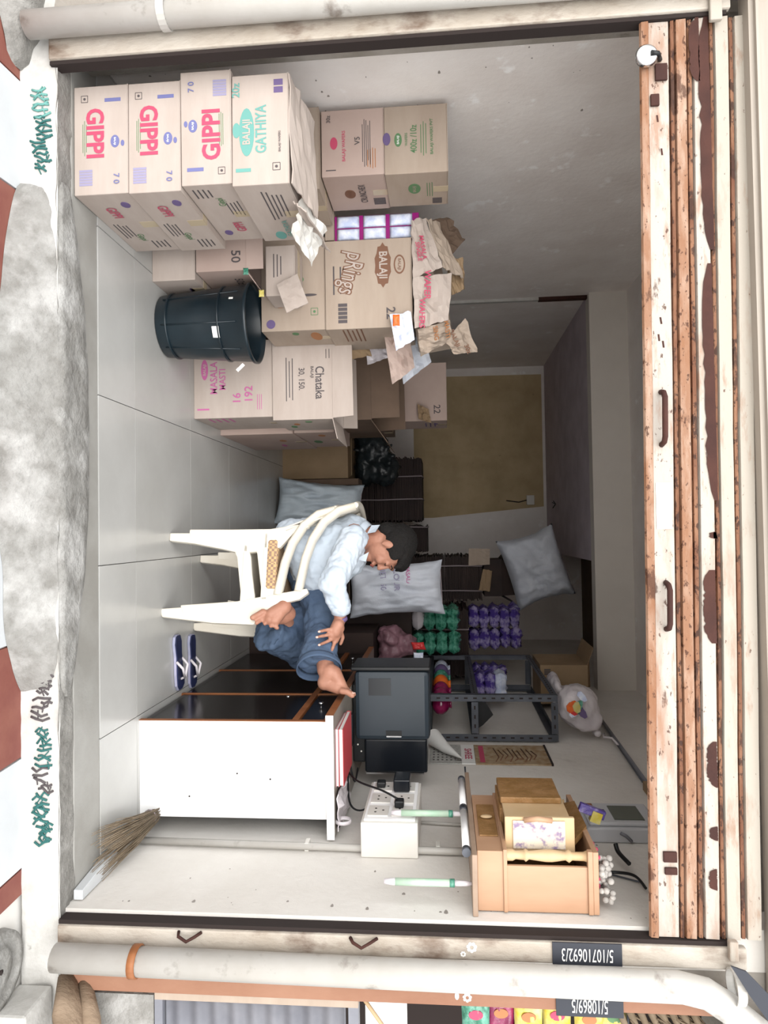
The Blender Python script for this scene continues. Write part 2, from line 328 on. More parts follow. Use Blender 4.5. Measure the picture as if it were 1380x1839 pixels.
# cement ramp poured over the step, with a broken outline
def ramp_o(x):   # front edge in y and rear edge
    f_ = 2.09-.14*max(0, math.sin(max(0, min(1, (x+1.12)/1.62))*math.pi))**.5+.02*nz(x*5, 1)
    r_ = 2.10+.17*max(0, math.sin(max(0, min(1, (x+1.2)/1.75))*math.pi))**.6+.015*nz(x*6, 4)
    return f_, r_
def ramp(u, v):
    x = -1.13+1.64*u; f_, r_ = ramp_o(x); y = f_+(r_-f_)*v; h = max(0, math.sin(u*math.pi))**.35
    e = min(1, v*7)*min(1, (1-v)*9); base = -.119+(.122)*min(1, max(0, (y-f_)/(max(.02, 2.10-f_)))) 
    return V(x, y, base+.008*h*e+.006*nz(x*14, y*14)*e)
q = MB().grid(ramp, 110, 22); struct('cement_ramp', q, M_conc2)
def blob(u, v):
    x = -1.98+.5*u; w_ = max(0, math.sin(min(1, u*1.0+.0)*math.pi*.5+math.pi*.5))**.5; y = 1.9+.25*v
    return V(x, y*1.0+(.12*(u**2)) , -.118+.10*w_*(1-abs(2*v-1)**3)+.01*nz(x*12, y*12))
q = MB().grid(blob, 24, 16); struct('cement_mound', q, M_conc)
gr = struct('ground', MB().box((-14, -14, -.3), (14, 2.1, -.132)), mat('pale_paving', 'dcd9d4', 'cfccc7', 3, .8), loc=(0, 0, -.132))
# street tiles in red and white
cols = [-2.14, -1.785, -1.43, -1.07, -.715, -.36, -.005, .35, .71, 1.05, 1.13]
for j, y0 in enumerate([1.745, 1.39]):
    for i in range(len(cols)-1):
        a, b = cols[i], cols[i+1]; k = .02
        p = [V(a+.003, y0+.003, -.132), V(b-.003, y0+.003, -.132), V(b-.003-k, y0+.342, -.132), V(a+.003-k, y0+.342, -.132)]
        MB().prism(p, V(0, 0, .012)).build('street_tile', M_redt if (i+j) % 2 else M_whitet, parent=gr)

# ------------------------------------------------------------------ shop front: pillars, rails, pipes, shutter
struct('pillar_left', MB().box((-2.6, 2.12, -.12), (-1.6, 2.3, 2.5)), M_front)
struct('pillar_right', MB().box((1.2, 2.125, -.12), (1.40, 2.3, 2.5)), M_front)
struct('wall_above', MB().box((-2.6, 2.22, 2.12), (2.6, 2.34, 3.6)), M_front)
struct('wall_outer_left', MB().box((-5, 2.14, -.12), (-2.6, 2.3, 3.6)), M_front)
def rail(name, xa, xb, lab, inner):
    t = thing(name, lab, 'shutter rail', ((xa+xb)/2, 2.1, -.02))
    q = MB()
    if inner == 1:   # channel: web and two lips, slot shade set in as a solid dark strip
        q.box((xa, 2.065, -.02), (xb-.006, 2.09, 2.06)); q.box((xa, 2.09, -.02), (xa+.012, 2.118, 2.06))
        q.build('channel', M_rail, t, bevel=.006)
        MB().box((xb-.006, 2.075, -.02), (xb+.006, 2.118, 2.05)).build('slot', M_dark, t)
    else:
        q.box((xa+.006, 2.065, -.0), (xb, 2.09, 2.03)); q.box((xb-.012, 2.09, 0), (xb, 2.123, 2.03))
        q.build('channel', M_rail, t, bevel=.006)
        MB().box((xa-.006, 2.075, 0), (xa+.006, 2.118, 2.0)).build('slot', M_dark, t)  # dark box paints the shade of this slot
    return t
tl = rail('shutter_rail', -1.592, -1.497, 'rust-flecked cream shutter guide rail beside the stack of red-lettered cartons', 1)
MB().box((-1.53, 2.05, 1.995), (-1.46, 2.066, 2.03)).build('stop_plate', M_cream, tl, bevel=.004)
tr = rail('shutter_rail', 1.187, 1.255, 'cream shutter guide rail with welded hook and number plate, beside the small wooden shrine', 2)
q = MB(); q.tube([V(1.198, 2.063, .385), V(1.202, 2.045, .39), V(1.215, 2.042, .415), V(1.202, 2.045, .44), V(1.198, 2.063, .455)], .005, 6); q.build('hook', M_darkrust, tr)
q = MB(); q.tube([V(1.198, 2.063, .905), V(1.202, 2.045, .915), V(1.215, 2.042, .94), V(1.202, 2.045, .965), V(1.198, 2.063, .985)], .005, 6); q.build('hook', M_darkrust, tr)
MB().box((1.165, 2.045, 1.975), (1.22, 2.066, 2.0)).build('stop_plate', M_cream, tr, bevel=.004)
def plate(parent, x0, x1, z0, z1, txt, y):
    MB().box((x0, y-.004, z0), (x1, y, z1)).build('number_plate', M_slate, parent, label='dark slate plate with handwritten white number')
    MB().text(txt, V((x0+x1)/2, y-.005, (z0+z1)/2), -Z1, X1, (x1-x0)*.85, off=.0, squash=.58*(z1-z0)/.2/((x1-x0)/.055)).build('painted_number', M_iwh, parent)
plate(tr, 1.19, 1.252, 1.49, 1.685, '5/10710692/3', 2.064)
def flower(mb, c, r, y):
    for k in range(7):
        a = k*math.pi*2/7; mb.oval(V(c[0]+r*.7*math.cos(a), y, c[1]+r*.7*math.sin(a)), X1, Z1, r*.7, r*.7, .001, 8)
q = MB(); flower(q, (1.215, 1.26), .015, 2.0645); flower(q, (1.235, 1.235), .008, 2.0645); q.build('painted_flower', M_iwh, tr)
# painted timber strip beyond the pipe, with its own plate
tb = thing('timber_strip', 'tall brown-painted timber strip outside the drainpipe, carrying a dark number plate', 'door frame', (1.37, 2.1, 0))
MB().box((1.338, 2.085, .02), (1.398, 2.123, 2.0)).build('board', M_brownp, tb, bevel=.003)
plate(tb, 1.345, 1.41, 1.50, 1.69, '5/10869/5', 2.084)
q = MB(); flower(q, (1.372, 1.245), .013, 2.0845); q.oval(V(1.368, 2.0845, 1.215), X1, Z1, .022, .012, .001); q.build('painted_flower', M_iwh, tb)
# drainpipes
def pipe(name, lab, pts, r, joints):
    t = thing(name, lab, 'drainpipe', pts[0]); q = MB(); q.tube(pts, r, 20); q.build('pipe', M_pipe, t)
    for z, j in joints: MB().lathe([(r+.001, -j), (r+.006, -j), (r+.006, j), (r+.001, j)], V(pts[0][0], pts[0][1], z)+(V(*pts[1])-V(*pts[0]))*((z-pts[0][2])/(pts[1][2]-pts[0][2])), 20, smooth=False).build('socket_joint', M_pipe, t)
    return t
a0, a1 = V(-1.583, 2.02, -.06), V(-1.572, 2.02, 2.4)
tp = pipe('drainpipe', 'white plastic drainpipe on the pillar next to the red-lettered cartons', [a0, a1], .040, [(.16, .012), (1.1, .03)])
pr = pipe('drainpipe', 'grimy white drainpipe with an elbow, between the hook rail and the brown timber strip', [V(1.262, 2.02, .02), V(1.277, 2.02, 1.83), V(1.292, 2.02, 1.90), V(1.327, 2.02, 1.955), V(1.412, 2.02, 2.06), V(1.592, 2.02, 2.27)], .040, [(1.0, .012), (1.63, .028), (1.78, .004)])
q = MB(); q.lathe([(.041, -.012), (.046, -.01), (.046, .01), (.041, .012)], V(1.264, 2.02, .27), 20); q.build('pipe_clamp', M_edge, pr)
# dark flat strap over the elbow
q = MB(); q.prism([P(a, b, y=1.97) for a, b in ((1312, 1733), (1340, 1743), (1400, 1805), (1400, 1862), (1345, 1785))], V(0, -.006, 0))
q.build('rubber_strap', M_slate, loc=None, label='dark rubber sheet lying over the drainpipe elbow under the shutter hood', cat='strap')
# plastered strip and thin lines left of the rail (pillar offset)
struct('trim_3', MB().box((-1.80, 2.085, -.05), (-1.66, 2.121, 2.4)), M_front)
# rolling shutter: slats, bottom bar, bolts
sh = thing('rolling_shutter', 'half-raised rusty cream rolling shutter across the top of the shop front', 'shutter', (-.15, 2.1, 1.79))
xl, xr = -1.489, 1.178
zt = lambda x: 1.805-.0135*(x+1.5)
def strip(prof, m, name, z0, lab=None, parent=sh, n=24):
    q = MB()
    def fn(u, v):
        x = xl+(xr-xl)*u; k = v*(len(prof)-1); i = min(int(k), len(prof)-2); f = k-i
        y = prof[i][0]*(1-f)+prof[i+1][0]*f; z = prof[i][1]*(1-f)+prof[i+1][1]*f
        return V(x, 2.1+y, z0+z+(zt(x)-zt(0))+.0025*nz(x*2, z0*9)+.001*nz(x*9, z*30+z0))
    q.grid(fn, n, len(prof)-1, smooth=False); return q.build(name, m, parent, label=lab, solid=.0012)
b0 = 1.785
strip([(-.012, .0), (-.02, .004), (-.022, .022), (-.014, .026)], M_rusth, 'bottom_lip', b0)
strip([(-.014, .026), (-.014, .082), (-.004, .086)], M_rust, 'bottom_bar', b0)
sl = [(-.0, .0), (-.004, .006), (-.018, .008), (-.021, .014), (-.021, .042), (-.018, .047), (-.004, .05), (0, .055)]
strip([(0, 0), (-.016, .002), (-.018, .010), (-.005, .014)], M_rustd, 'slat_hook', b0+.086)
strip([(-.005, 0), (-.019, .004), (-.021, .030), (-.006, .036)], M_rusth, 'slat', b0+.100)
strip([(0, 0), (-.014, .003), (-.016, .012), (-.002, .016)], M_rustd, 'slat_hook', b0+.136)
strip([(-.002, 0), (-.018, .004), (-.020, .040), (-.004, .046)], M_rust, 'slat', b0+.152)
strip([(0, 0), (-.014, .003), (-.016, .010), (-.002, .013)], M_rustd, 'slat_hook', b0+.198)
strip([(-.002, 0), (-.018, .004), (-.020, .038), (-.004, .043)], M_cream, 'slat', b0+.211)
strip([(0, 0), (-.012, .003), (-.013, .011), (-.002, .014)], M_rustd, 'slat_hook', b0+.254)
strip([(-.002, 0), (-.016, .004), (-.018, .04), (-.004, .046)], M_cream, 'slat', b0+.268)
# peeled patches on the third slat
def patch(xa, xb, za, zb, seed, y=2.0785):
    n = 26; up_ = [V(xa+(xb-xa)*i/n, y, zb+zt(xa)-zt(0)-.003*abs(nz(i*.5, seed))) for i in range(n+1)]
    lo_ = [V(xa+(xb-xa)*i/n, y, za+zt(xa)-zt(0)+.012*abs(nz(i*.45, seed+5))+.02*(abs(2*i/n-1)**6)) for i in range(n, -1, -1)]
    MB().prism(up_+lo_, V(0, -.0009, 0)).build('peeled_patch', M_darkrust, sh, label='bare dark rust where the paint has peeled')
z3 = b0+.157
patch(-1.49, -.80, z3+.004, z3+.037, 1); patch(-.76, -.07, z3+.006, z3+.038, 2); patch(.13, .34, z3+.0, z3+.036, 3); patch(.62, .75, z3+.004, z3+.034, 4)
patch(.86, .90, z3+.01, z3+.034, 5); patch(.98, 1.04, z3+.006, z3+.03, 6); patch(-1.49, -1.30, z3-.02, z3+.01, 7); patch(.02, .04, z3+.02, z3+.034, 8)
# handles, staple, sticker, bolt plates on the bottom bar
for a, b in ((-.39, -.235), (.165, .30)):
    q = MB(); q.tube([V(a, 2.088, 1.84), V(a+.006, 2.06, 1.84), V(a+.02, 2.05, 1.84), V(b-.02, 2.05, 1.838), V(b-.006, 2.06, 1.838), V(b, 2.088, 1.838)], .008, 8); q.build('lifting_handle', M_darkrust, sh)
MB().box((-.125, 2.0835, 1.818), (.01, 2.0845, 1.862)).build('paper_sticker', M_paper, sh, label='pale blank paper sticker')
for a, b in (((.935, 2.078, 1.812), (.965, 2.086, 1.85)), ((.98, 2.078, 1.815), (1.0, 2.086, 1.85)), ((-1.36, 2.076, 1.845), (-1.31, 2.084, 1.88)), ((-1.27, 2.076, 1.83), (-1.235, 2.084, 1.855))): MB().box(a, b).build('bolt_plate', M_darkrust, sh, bevel=.002)
for x, z, a in ((-.60, 1.845, .8), (-.55, 1.838, .2), (-1.1, 1.86, .1), (-.53, 1.85, .4), (-1.2, 1.85, .2)):
    q = MB(); q.rect(V(x, 2.0855, z), V(math.cos(a), 0, .1), Z1, .02, .005, .001); q.build('chipped_mark', M_darkrust, sh)
# padlock disc hanging at the end
lk = thing('lock_disc', 'round chrome lock hanging from the shutter bottom bar at its end over the cartons', 'lock', (-1.372, 2.062, 1.78))
q = MB(); q.lathe([(.001, -.012), (.026, -.012), (.031, -.008), (.032, 0), (.030, .008), (.024, .012), (.001, .013)], V(-1.372, 2.06, 1.815), 32, 'y'); q.build('case', M_chrome, lk)
q = MB(); q.tube([V(-1.372, 2.045, 1.825), V(-1.372, 2.05, 1.845), V(-1.372, 2.08, 1.86)], .007, 10); q.build('shackle', M_black, lk)
# hood above the slats
struct('trim_4', MB().box((-1.9, 2.045, 2.098), (1.9, 2.11, 2.35)), mat('hood_sheet', 'a59c92', '978e84', 5, .6, stretch=(.3, 1, 4)))
struct('trim_5', MB().box((-1.9, 2.03, 2.112), (1.9, 2.046, 2.12)), MATS['hood_sheet'])
# ------------------------------------------------------------------ neighbouring shop beyond the timber strip
struct('wall_outer_right', MB().box((2.6, 2.14, -.12), (5, 2.3, 3.6)), M_front)
struct('wall_neighbour', MB().box((1.40, 2.9, -.12), (2.6, 3.0, 2.4)), M_dark)  # near-black colour paints the shade inside the neighbouring doorway
struct('trim_6', MB().box((1.40, 2.125, 1.98), (2.6, 2.3, 2.5)), M_front)
nf = struct('floor_neighbour', MB().box((1.40, 2.1, -.13), (2.6, 2.9, .02)), M_conc)
gp = thing('corrugated_panel', 'grey corrugated metal panel standing in the neighbouring doorway', 'panel', (1.6, 2.13, .3))
q = MB(); 
q.grid(lambda u, v: V(1.43+.55*v, 2.12+.006*math.sin(u*60), .32+.56*u), 120, 1); q.build('corrugated_sheet', M_greyp, gp, solid=.002)
MB().box((1.405, 2.105, .29), (1.43, 2.14, .92)).build('frame_bar', M_card, gp); MB().box((1.43, 2.105, .29), (1.98, 2.14, .315)).build('frame_bar', M_greyp, gp); MB().box((1.43, 2.105, .89), (1.98, 2.14, .92)).build('frame_bar', M_greyp, gp)
MB().box((1.42, 2.11, .02), (1.98, 2.16, .285)).build('plinth', M_conc2, gp)
q = MB(); q.tube([V(1.4, 2.115, .93), V(1.62, 2.1, 1.1)], .006, 6); q.build('slanting_stick', M_woodl, label='thin pale stick slanting across the dark neighbouring doorway', cat='stick')
MB().box((1.437, 2.2, .93), (1.56, 2.21, 1.06)).build('paper_sheet', M_paper, label='white paper sheet beside the slanting stick next door', cat='paper', loc=(1.5, 2.2, .93))
# hanging snack packets of the neighbour
hk = MB(); hk.tube([V(1.41, 2.115, 1.71), V(2.0, 2.115, 1.71)], .004, 6); hk.build('hanging_rod', M_steel, label='thin rod carrying the yellow snack packets next door', cat='rod')
def packet(name, lab, c, w_, h_, d_, m, rt=X1, up=Z1, group=None, marks=None, seed=1):
    rt = Vector(rt).normalized(); up = Vector(up).normalized(); nn = rt.cross(up); c = Vector(c); q = MB()
    for sgn in (1, -1):
        def fn(u, v, sgn=sgn):
            a, b = 2*u-1, 2*v-1; e = (1-abs(a)**7)*(1-abs(b)**5)
            t = d_/2*max(0, e)**.6+(.24*d_)*nz(a*2.5+seed, b*2.5, seed)*min(1, e*3)+(.2*d_)*nz(a*8+seed, b*6, sgn)*min(1, e*3)
            return c+rt*a*w_/2*(1-.08*(1-abs(b)))+up*b*h_/2*(1-.05*(1-abs(a)))+nn*sgn*t
        q.grid(fn, 10, 12)
    q.f = [tuple(f) if i < 120 else tuple(reversed(f)) for i, f in enumerate(q.f)]
    o = q.build(name, m, label=lab, cat='snack packet', group=group)
    if marks:
        for (mm, du, dv, ww, hh) in marks:
            k = MB(); k.oval(c+rt*du*w_+up*dv*h_+nn*(d_/2*.92), rt, up, w_*ww, h_*hh, .003); k.build('printed_badge', mm, o)
    return o
ncol = [M_yellow, M_green, M_yellow, M_yellow, M_yellow, M_orange]
for i, (z, m, lab) in enumerate([(1.27, M_green, 'green and red snack packet hanging lowest in the neighbouring doorway'), (1.345, M_mag, 'mottled maroon packet hanging just above the green and red one next door'), (1.425, M_yellow, 'plain yellow packet beside the maroon one in the neighbouring doorway'), (1.51, M_yellow, 'yellow packet under the outer dark number plate'), (1.60, M_yellow, 'yellow packet with orange spot level with the middle of the outer number plate'), (1.675, M_yellow, 'topmost yellow packet hanging next door from the thin rod')]):
    packet('snack_packet', lab, V(1.47, 2.13+.012*(i % 2), z), .14, .085, .03, m, group='hanging packets next door', marks=[((M_ired, M_iora, M_iora, M_ired, M_iora, M_igr)[i], -.2, .0, .2, .5)], seed=i)
MB().tube([V(1.5, 2.14, 1.22), V(1.5, 2.14, 1.71)], .003, 6).build('hanging_string', M_string, label='string threading the yellow snack packets next door', cat='string')
q = MB()
for i in range(26):
    a = V(1.40+.03*R_.random(), 2.10+.03*R_.random(), 1.66+.24*R_.random()); q.tube([a, a+V(.03+.1*R_.random(), -.02, .05+.12*R_.random())], .003, 4)
for i in range(8):
    a = V(1.42, 2.11, 1.68+.03*i); q.tube([a+V(-.02, 0, .0), a+V(.12, 0, .06)], [.012, .004], 6)
q.build('cloth_wad', M_straw, kind='stuff', label='wad of twigs and rags stuffed beside the number plate next door', cat='twigs')
# log, drain cover, dark sheet on the pavement
q = MB(); pts = [V(1.36, 2.09, .02), V(1.42, 2.02, .06), V(1.50, 1.98, .10), V(1.58, 1.96, .13)]
q.tube(pts, [(.03, .022), (.05, .03), (.052, .032), (.03, .02)], 12); q.tube([V(1.38, 2.1, .07), V(1.46, 2.04, .12), V(1.55, 2.0, .16)], [.02, .03, .02], 10)
q.build('driftwood_log', M_log, label='weathered split log leaning at the foot of the neighbouring doorway', cat='log')
q = MB(); q.box((1.38, 1.93, -.132), (1.80, 2.08, -.02)); q.build('whitewashed_step', M_whitep, kind='structure', bevel=.01)
dc = thing('drain_cover', 'round grey cement drain cover set in the pavement below the drainpipe elbow', 'drain cover', (1.28, 1.95, -.132))
q = MB(); q.lathe([(.001, .012), (.03, .014), (.034, .022), (.06, .022), (.066, .012), (.085, .012), (.088, .026), (.108, .026), (.112, .0)], V(1.27, 1.955, -.132), 36); q.build('ring', M_conc2, dc)
q = MB().lathe([(.001, .0), (.008, .016), (.001, .018)], V(1.27, 1.955, -.12), 10); q.build('hole_plug', M_dark, dc)
q = MB(); q.prism([V(1.36, 1.86, -.13), V(1.55, 1.86, -.13), V(1.55, 1.97, -.13), V(1.40, 1.975, -.13)], V(0, 0, .01)); q.build('slate_slab', M_slate, label='dark bluish slab on the pavement beside the drain cover', cat='slab', loc=(1.45, 1.9, -.132))
# scribbled paint marks on the step face
def scrib(x0, x1, m, seed, n=9, lab='handwritten paint marks'):
    q = MB(); r = random.Random(seed)
    for i in range(n):
        x = x0+(x1-x0)*(i+.5)/n; z = -.052+.012*r.uniform(-1, 1); h = .016+.012*r.random()
        yy = lambda zz, xx: 2.088-.012*((-.002-zz)/.118)+.007*nz(xx*6, zz*20)+.004*nz(xx*25, zz*40)-.003
        pts = [V(x+.010*r.uniform(-1, 1), yy(z+h*k, x), z+h*k) for k in (-1, -.4, .3, 1)]
        q.tube(pts, .0038, 5)
        if r.random() < .7: q.tube([V(x-.012, yy(z, x), z+h*r.uniform(-.6, .8)), V(x+.012, yy(z, x), z+h*r.uniform(-.6, .8))], .002, 5)
    q.build('handwritten_mark', m, step_o, label=lab)
step_o = bpy.data.objects['step_face']
scrib(-1.42, -1.33, M_iteal, 3, 7); scrib(-1.33, -1.15, M_slate if 0 else mat('ink_darkteal', '2c5f5c', rough=.7), 4, 14)
MT = MATS['ink_darkteal']
scrib(.34, .43, M_igr, 5, 6); scrib(.43, .58, M_iblk, 6, 9); scrib(.60, .72, MT, 7, 8); scrib(.72, .80, M_iblk, 8, 5); scrib(.80, .96, MT, 9, 14)
q = MB(); q.rect(V(.44, 2.084, -.105), X1, Z1, .05, .03, .003); ws = q.build('wrapper_scrap', M_white2, label='small crumpled blue and white wrapper at the foot of the painted step', cat='wrapper')
# ==== OBJECTS ====
def carton(name, lab, x0, x1, y0, y1, z0, z1, m=None, rot=0, marks=(), group=None, flip=False, opened=False, tape=True, tilt=0, bulge=.004):
    m = m or M_cardp; w_, d_, h_ = x1-x0, y1-y0, z1-z0
    t = thing(name, lab, 'carton', ((x0+x1)/2, (y0+y1)/2, z0), math.radians(rot), group, local=True)
    if tilt: t.rotation_euler[1] = math.radians(tilt)
    g = .0015; a, b = w_/2-g, d_/2-g; q = MB(); sd = (x0*7+z0*3+y0)
    if not opened:
        def face(o, rt, up, ww, hh):
            nn = rt.cross(up)
            q.grid(lambda u, v: o+rt*(u-.5)*ww+up*(v-.5)*hh+nn*(bulge*(1-(2*u-1)**2)*(1-(2*v-1)**2)*(.6+nz(u*3+sd, v*3))-.001*(bulge > 0)), 6, 5, smooth=False)
        k = .998
        q.box((-a, -b, 0), (a, b, h_-.003))
        q.build('carton_body', m, t, bevel=.003)
        for s in (-1, 1):
            f = MB(); f.box((-a, 0 if s > 0 else -b, h_-.003), (a, b-.0 if s > 0 else -.0015, h_)); f.build('flap', m, t)
        if tape: MB().box((-a-.0006, -.022, h_), (a+.0006, .022, h_+.0006)).box((-a-.0008, -.022, h_-.06), (-a, .022, h_+.0006)).box((a, -.022, h_-.06), (a+.0008, .022, h_+.0006)).build('packing_tape', M_tape, t)
    else:
        e = .004
        q.box((-a, -b, 0), (a, b, e)); q.box((-a, -b, e), (-a+e, b, h_)); q.box((a-e, -b, e), (a, b, h_)); q.box((-a+e, -b, e), (a-e, -b+e, h_)); q.box((-a+e, b-e, e), (a-e, b, h_))
        q.build('carton_body', m, t)
        for (o, ax, l, out, an) in (((-a, 0), Y1, b, V(-1, 0, 0), opened[0]), ((a, 0), Y1, b, V(1, 0, 0), opened[1]), ((0, -b), X1, a, V(0, -1, 0), opened[2]), ((0, b), X1, a, V(0, 1, 0), opened[3])):
            if an is None: continue
            an = math.radians(an); dv = (out*math.cos(an)+Z1*math.sin(an)); L = opened[4] if len(opened) > 4 else .5*min(w_, d_)
            o3 = V(o[0], o[1], h_-.001); nn = ax.cross(dv).normalized()
            f = MB(); f.prism([o3-ax*l*.98, o3+ax*l*.98, o3+ax*l*.94+dv*L, o3-ax*l*.95+dv*L*.96], nn*.003); f.build('flap', m, t)
    FR = {'f': (V(0, -b-.0002, h_/2), X1, Z1, w_, h_), 's': (V(a+.0002, 0, h_/2), Y1, Z1, d_, h_), 't': (V(0, 0, h_+.0004), X1, Y1, w_, d_)}
    NM = {'T': 'printed_word', 'O': 'printed_logo', 'R': 'printed_bar', 'L': 'printed_lines', 'B': 'barcode', 'Q': 'square_mark'}
    for i_, s in enumerate(marks):
        dz = .0004+.0002*(i_ % 12)
        kind, mm, fc = s[0], s[1], s[2]; o, rt, up, W, H = FR[fc]
        if flip: rt, up = -rt, -up
        q = MB()
        if kind == 'T':
            _, _, _, txt, u, v, size = s[:7]; sq = s[7] if len(s) > 7 else 1; an = math.radians(s[8] if len(s) > 8 else 0)
            r2 = rt*math.cos(an)+up*math.sin(an); u2 = up*math.cos(an)-rt*math.sin(an)
            q.text(txt, o+rt*u*W+up*v*H, r2, u2, size, off=s[9] if len(s) > 9 else .012, squash=sq, depth=dz+.0006)
        elif kind == 'O': _, _, _, u, v, ww, hh = s[:7]; q.oval(o+rt*u*W+up*v*H, rt, up, ww, hh, dz, star=s[7] if len(s) > 7 else 0)
        elif kind == 'R': _, _, _, u, v, ww, hh = s; q.rect(o+rt*u*W+up*v*H, rt, up, ww, hh)
        elif kind == 'L':
            _, _, _, u, v, ww, hh, n = s
            for i in range(n): q.rect(o+rt*u*W+up*(v*H+hh*(i/(n-1)-.5)), rt, up, ww*(.7+.3*R_.random()), hh/n*.42)
        elif kind == 'B': # ruled label block: bars side by side
            _, _, _, u, v, ww, hh, n = s
            for i in range(n): q.rect(o+rt*(u*W+ww*((i+.5)/n-.5))+up*v*H, rt, up, ww/n*.8, hh)
        elif kind == 'Q': # small square outline with a dot
            _, _, _, u, v, ww = s; c = o+rt*u*W+up*v*H
            for k in (-1, 1): q.rect(c+up*k*ww/2, rt, up, ww, ww*.08); q.rect(c+rt*k*ww/2, rt, up, ww*.08, ww)
            q.oval(c, rt, up, ww*.4, ww*.4)
        q.build(NM[kind], mm, t)
    return t
gip = lambda side: [('T', M_ired, 'f', 'GIPPI', -.06, -.12, .082, .92, 0, .03), ('O', M_iblue, 'f', .02, .26, .042, .03), ('T', M_iwh, 'f', 'BALAJI', .02, .26, .009), ('O', M_iblue, 'f', .04, .40, .02, .012), ('B', M_ilav, 'f', .34, -.28, .055, .045, 6), ('T', M_iblue, 'f', '7 0', .36, .28, .028), ('R', M_iblue, 'f', -.36, .22, .012, .055), ('Q', M_iblk, 'f', -.38, -.30, .022), ('L', M_igr, 'f', -.02, -.30, .12, .012, 3),
    ('O', M_ipurp, 's', -.33, .25, .04, .03), ('T', M_ired, 's', 'GIPPI', -.22, -.1, .05, .7), ('L', M_iblk, 's', .1, -.25, .12, .04, 4), ('T', M_igr, 's', 'Gippi', .22, -.05, .035, .8), ('L', M_iblk, 's', .36, .2, .07, .05, 4)]
G1 = 'red-lettered cartons stacked by the shutter rail'
carton('snack_carton', 'bottom carton of the front stack, red lettering upright, standing on the cement threshold', -1.488, -1.12, 2.182, 2.652, 0, .186, M_cardp, marks=gip(0), group=G1)
carton('snack_carton', 'second carton up in the front stack, red lettering upright, pale tape seam', -1.486, -1.115, 2.182, 2.652, .187, .364, M_cardp, rot=-.4, marks=gip(0), group=G1)
carton('snack_carton', 'third carton of the front stack, its red lettering upside down, jutting toward the rail', -1.512, -1.135, 2.18, 2.63, .366, .535, M_cardp, rot=.8, marks=gip(0), flip=True, group=G1)
gat = [('T', M_iteal, 'f', 'GATHIYA', .0, -.02, .05, .75, 0, .02), ('O', M_iteal, 'f', -.02, .24, .16, .05), ('T', M_cardp, 'f', 'BALAJI', -.02, .24, .035, .85, 0, .02), ('O', M_iteal, 'f', -.0, .42, .05, .025), ('T', M_iteal, 'f', '20z', .36, .42, .035), ('B', M_ilav if 0 else M_ipurp, 'f', .38, -.32, .05, .03, 2), ('R', M_iteal, 'f', -.36, .3, .012, .05), ('Q', M_iblk, 'f', -.34, -.28, .024), ('T', M_iblk, 'f', 'BALAJI WAFERS', -.12, -.34, .01), ('O', M_iteal, 's', -.38, .1, .06, .04), ('T', M_iteal, 's', 'GATHIYA', -.25, -.1, .03), ('L', M_iblk, 's', .15, -.1, .2, .06, 5)]
c4 = carton('snack_carton', 'topmost sagging carton of the front stack with teal lettering and crumpled open top', -1.485, -1.115, 2.18, 2.60, .537, .725, M_cardp, rot=-1, marks=[(*s,) for s in gat], flip=True, tilt=0)
# crumpled flaps on top of it
def crumple(name, lab, corners, m, t=.004, n=8, amp=.012, seed=1, parent=None, cat='cardboard', kind=None, group=None):
    A, B, C_, D = [Vector(c) for c in corners]; nrm = (B-A).cross(D-A).normalized(); q = MB()
    q.grid(lambda u, v: (A*(1-u)+B*u)*(1-v)+(D*(1-u)+C_*u)*v+nrm*(amp*nz(u*3+seed, v*3, seed)+amp*.5*nz(u*7, v*7+seed))+(B-A)*.04*nz(v*4, seed)*(abs(2*u-1)**3), n, n, smooth=False)
    return q.build(name, m, parent, label=lab, cat=cat if parent is None else None, solid=t, kind=kind, group=group)
def cflap(par, corners, m, **k):   # crumpled flap in world coordinates under a local-frame thing
    M = Matrix.Translation(par.location) @ par.rotation_euler.to_matrix().to_4x4(); Mi = M.inverted()
    return crumple('flap', None, [Mi @ Vector(c) for c in corners], m, parent=par, **k)
cflap(c4, [V(-1.48, 2.18, .727), V(-1.12, 2.18, .733), V(-1.10, 2.40, .775), V(-1.46, 2.42, .765)], M_cardp, seed=3)
cflap(c4, [V(-1.10, 2.26, .72), V(-1.10, 2.58, .73), V(-1.06, 2.60, .79), V(-1.07, 2.28, .76)], M_cardp, seed=5)
crumple('plastic_sheet_scrap', 'bright white torn plastic sheet lying between the teal-lettered carton and the one behind', [V(-1.13, 2.30, .742), V(-1.02, 2.32, .700), V(-.99, 2.55, .725), V(-1.11, 2.52, .790)], M_white, seed=8, amp=.03, t=.002, cat='plastic sheet')
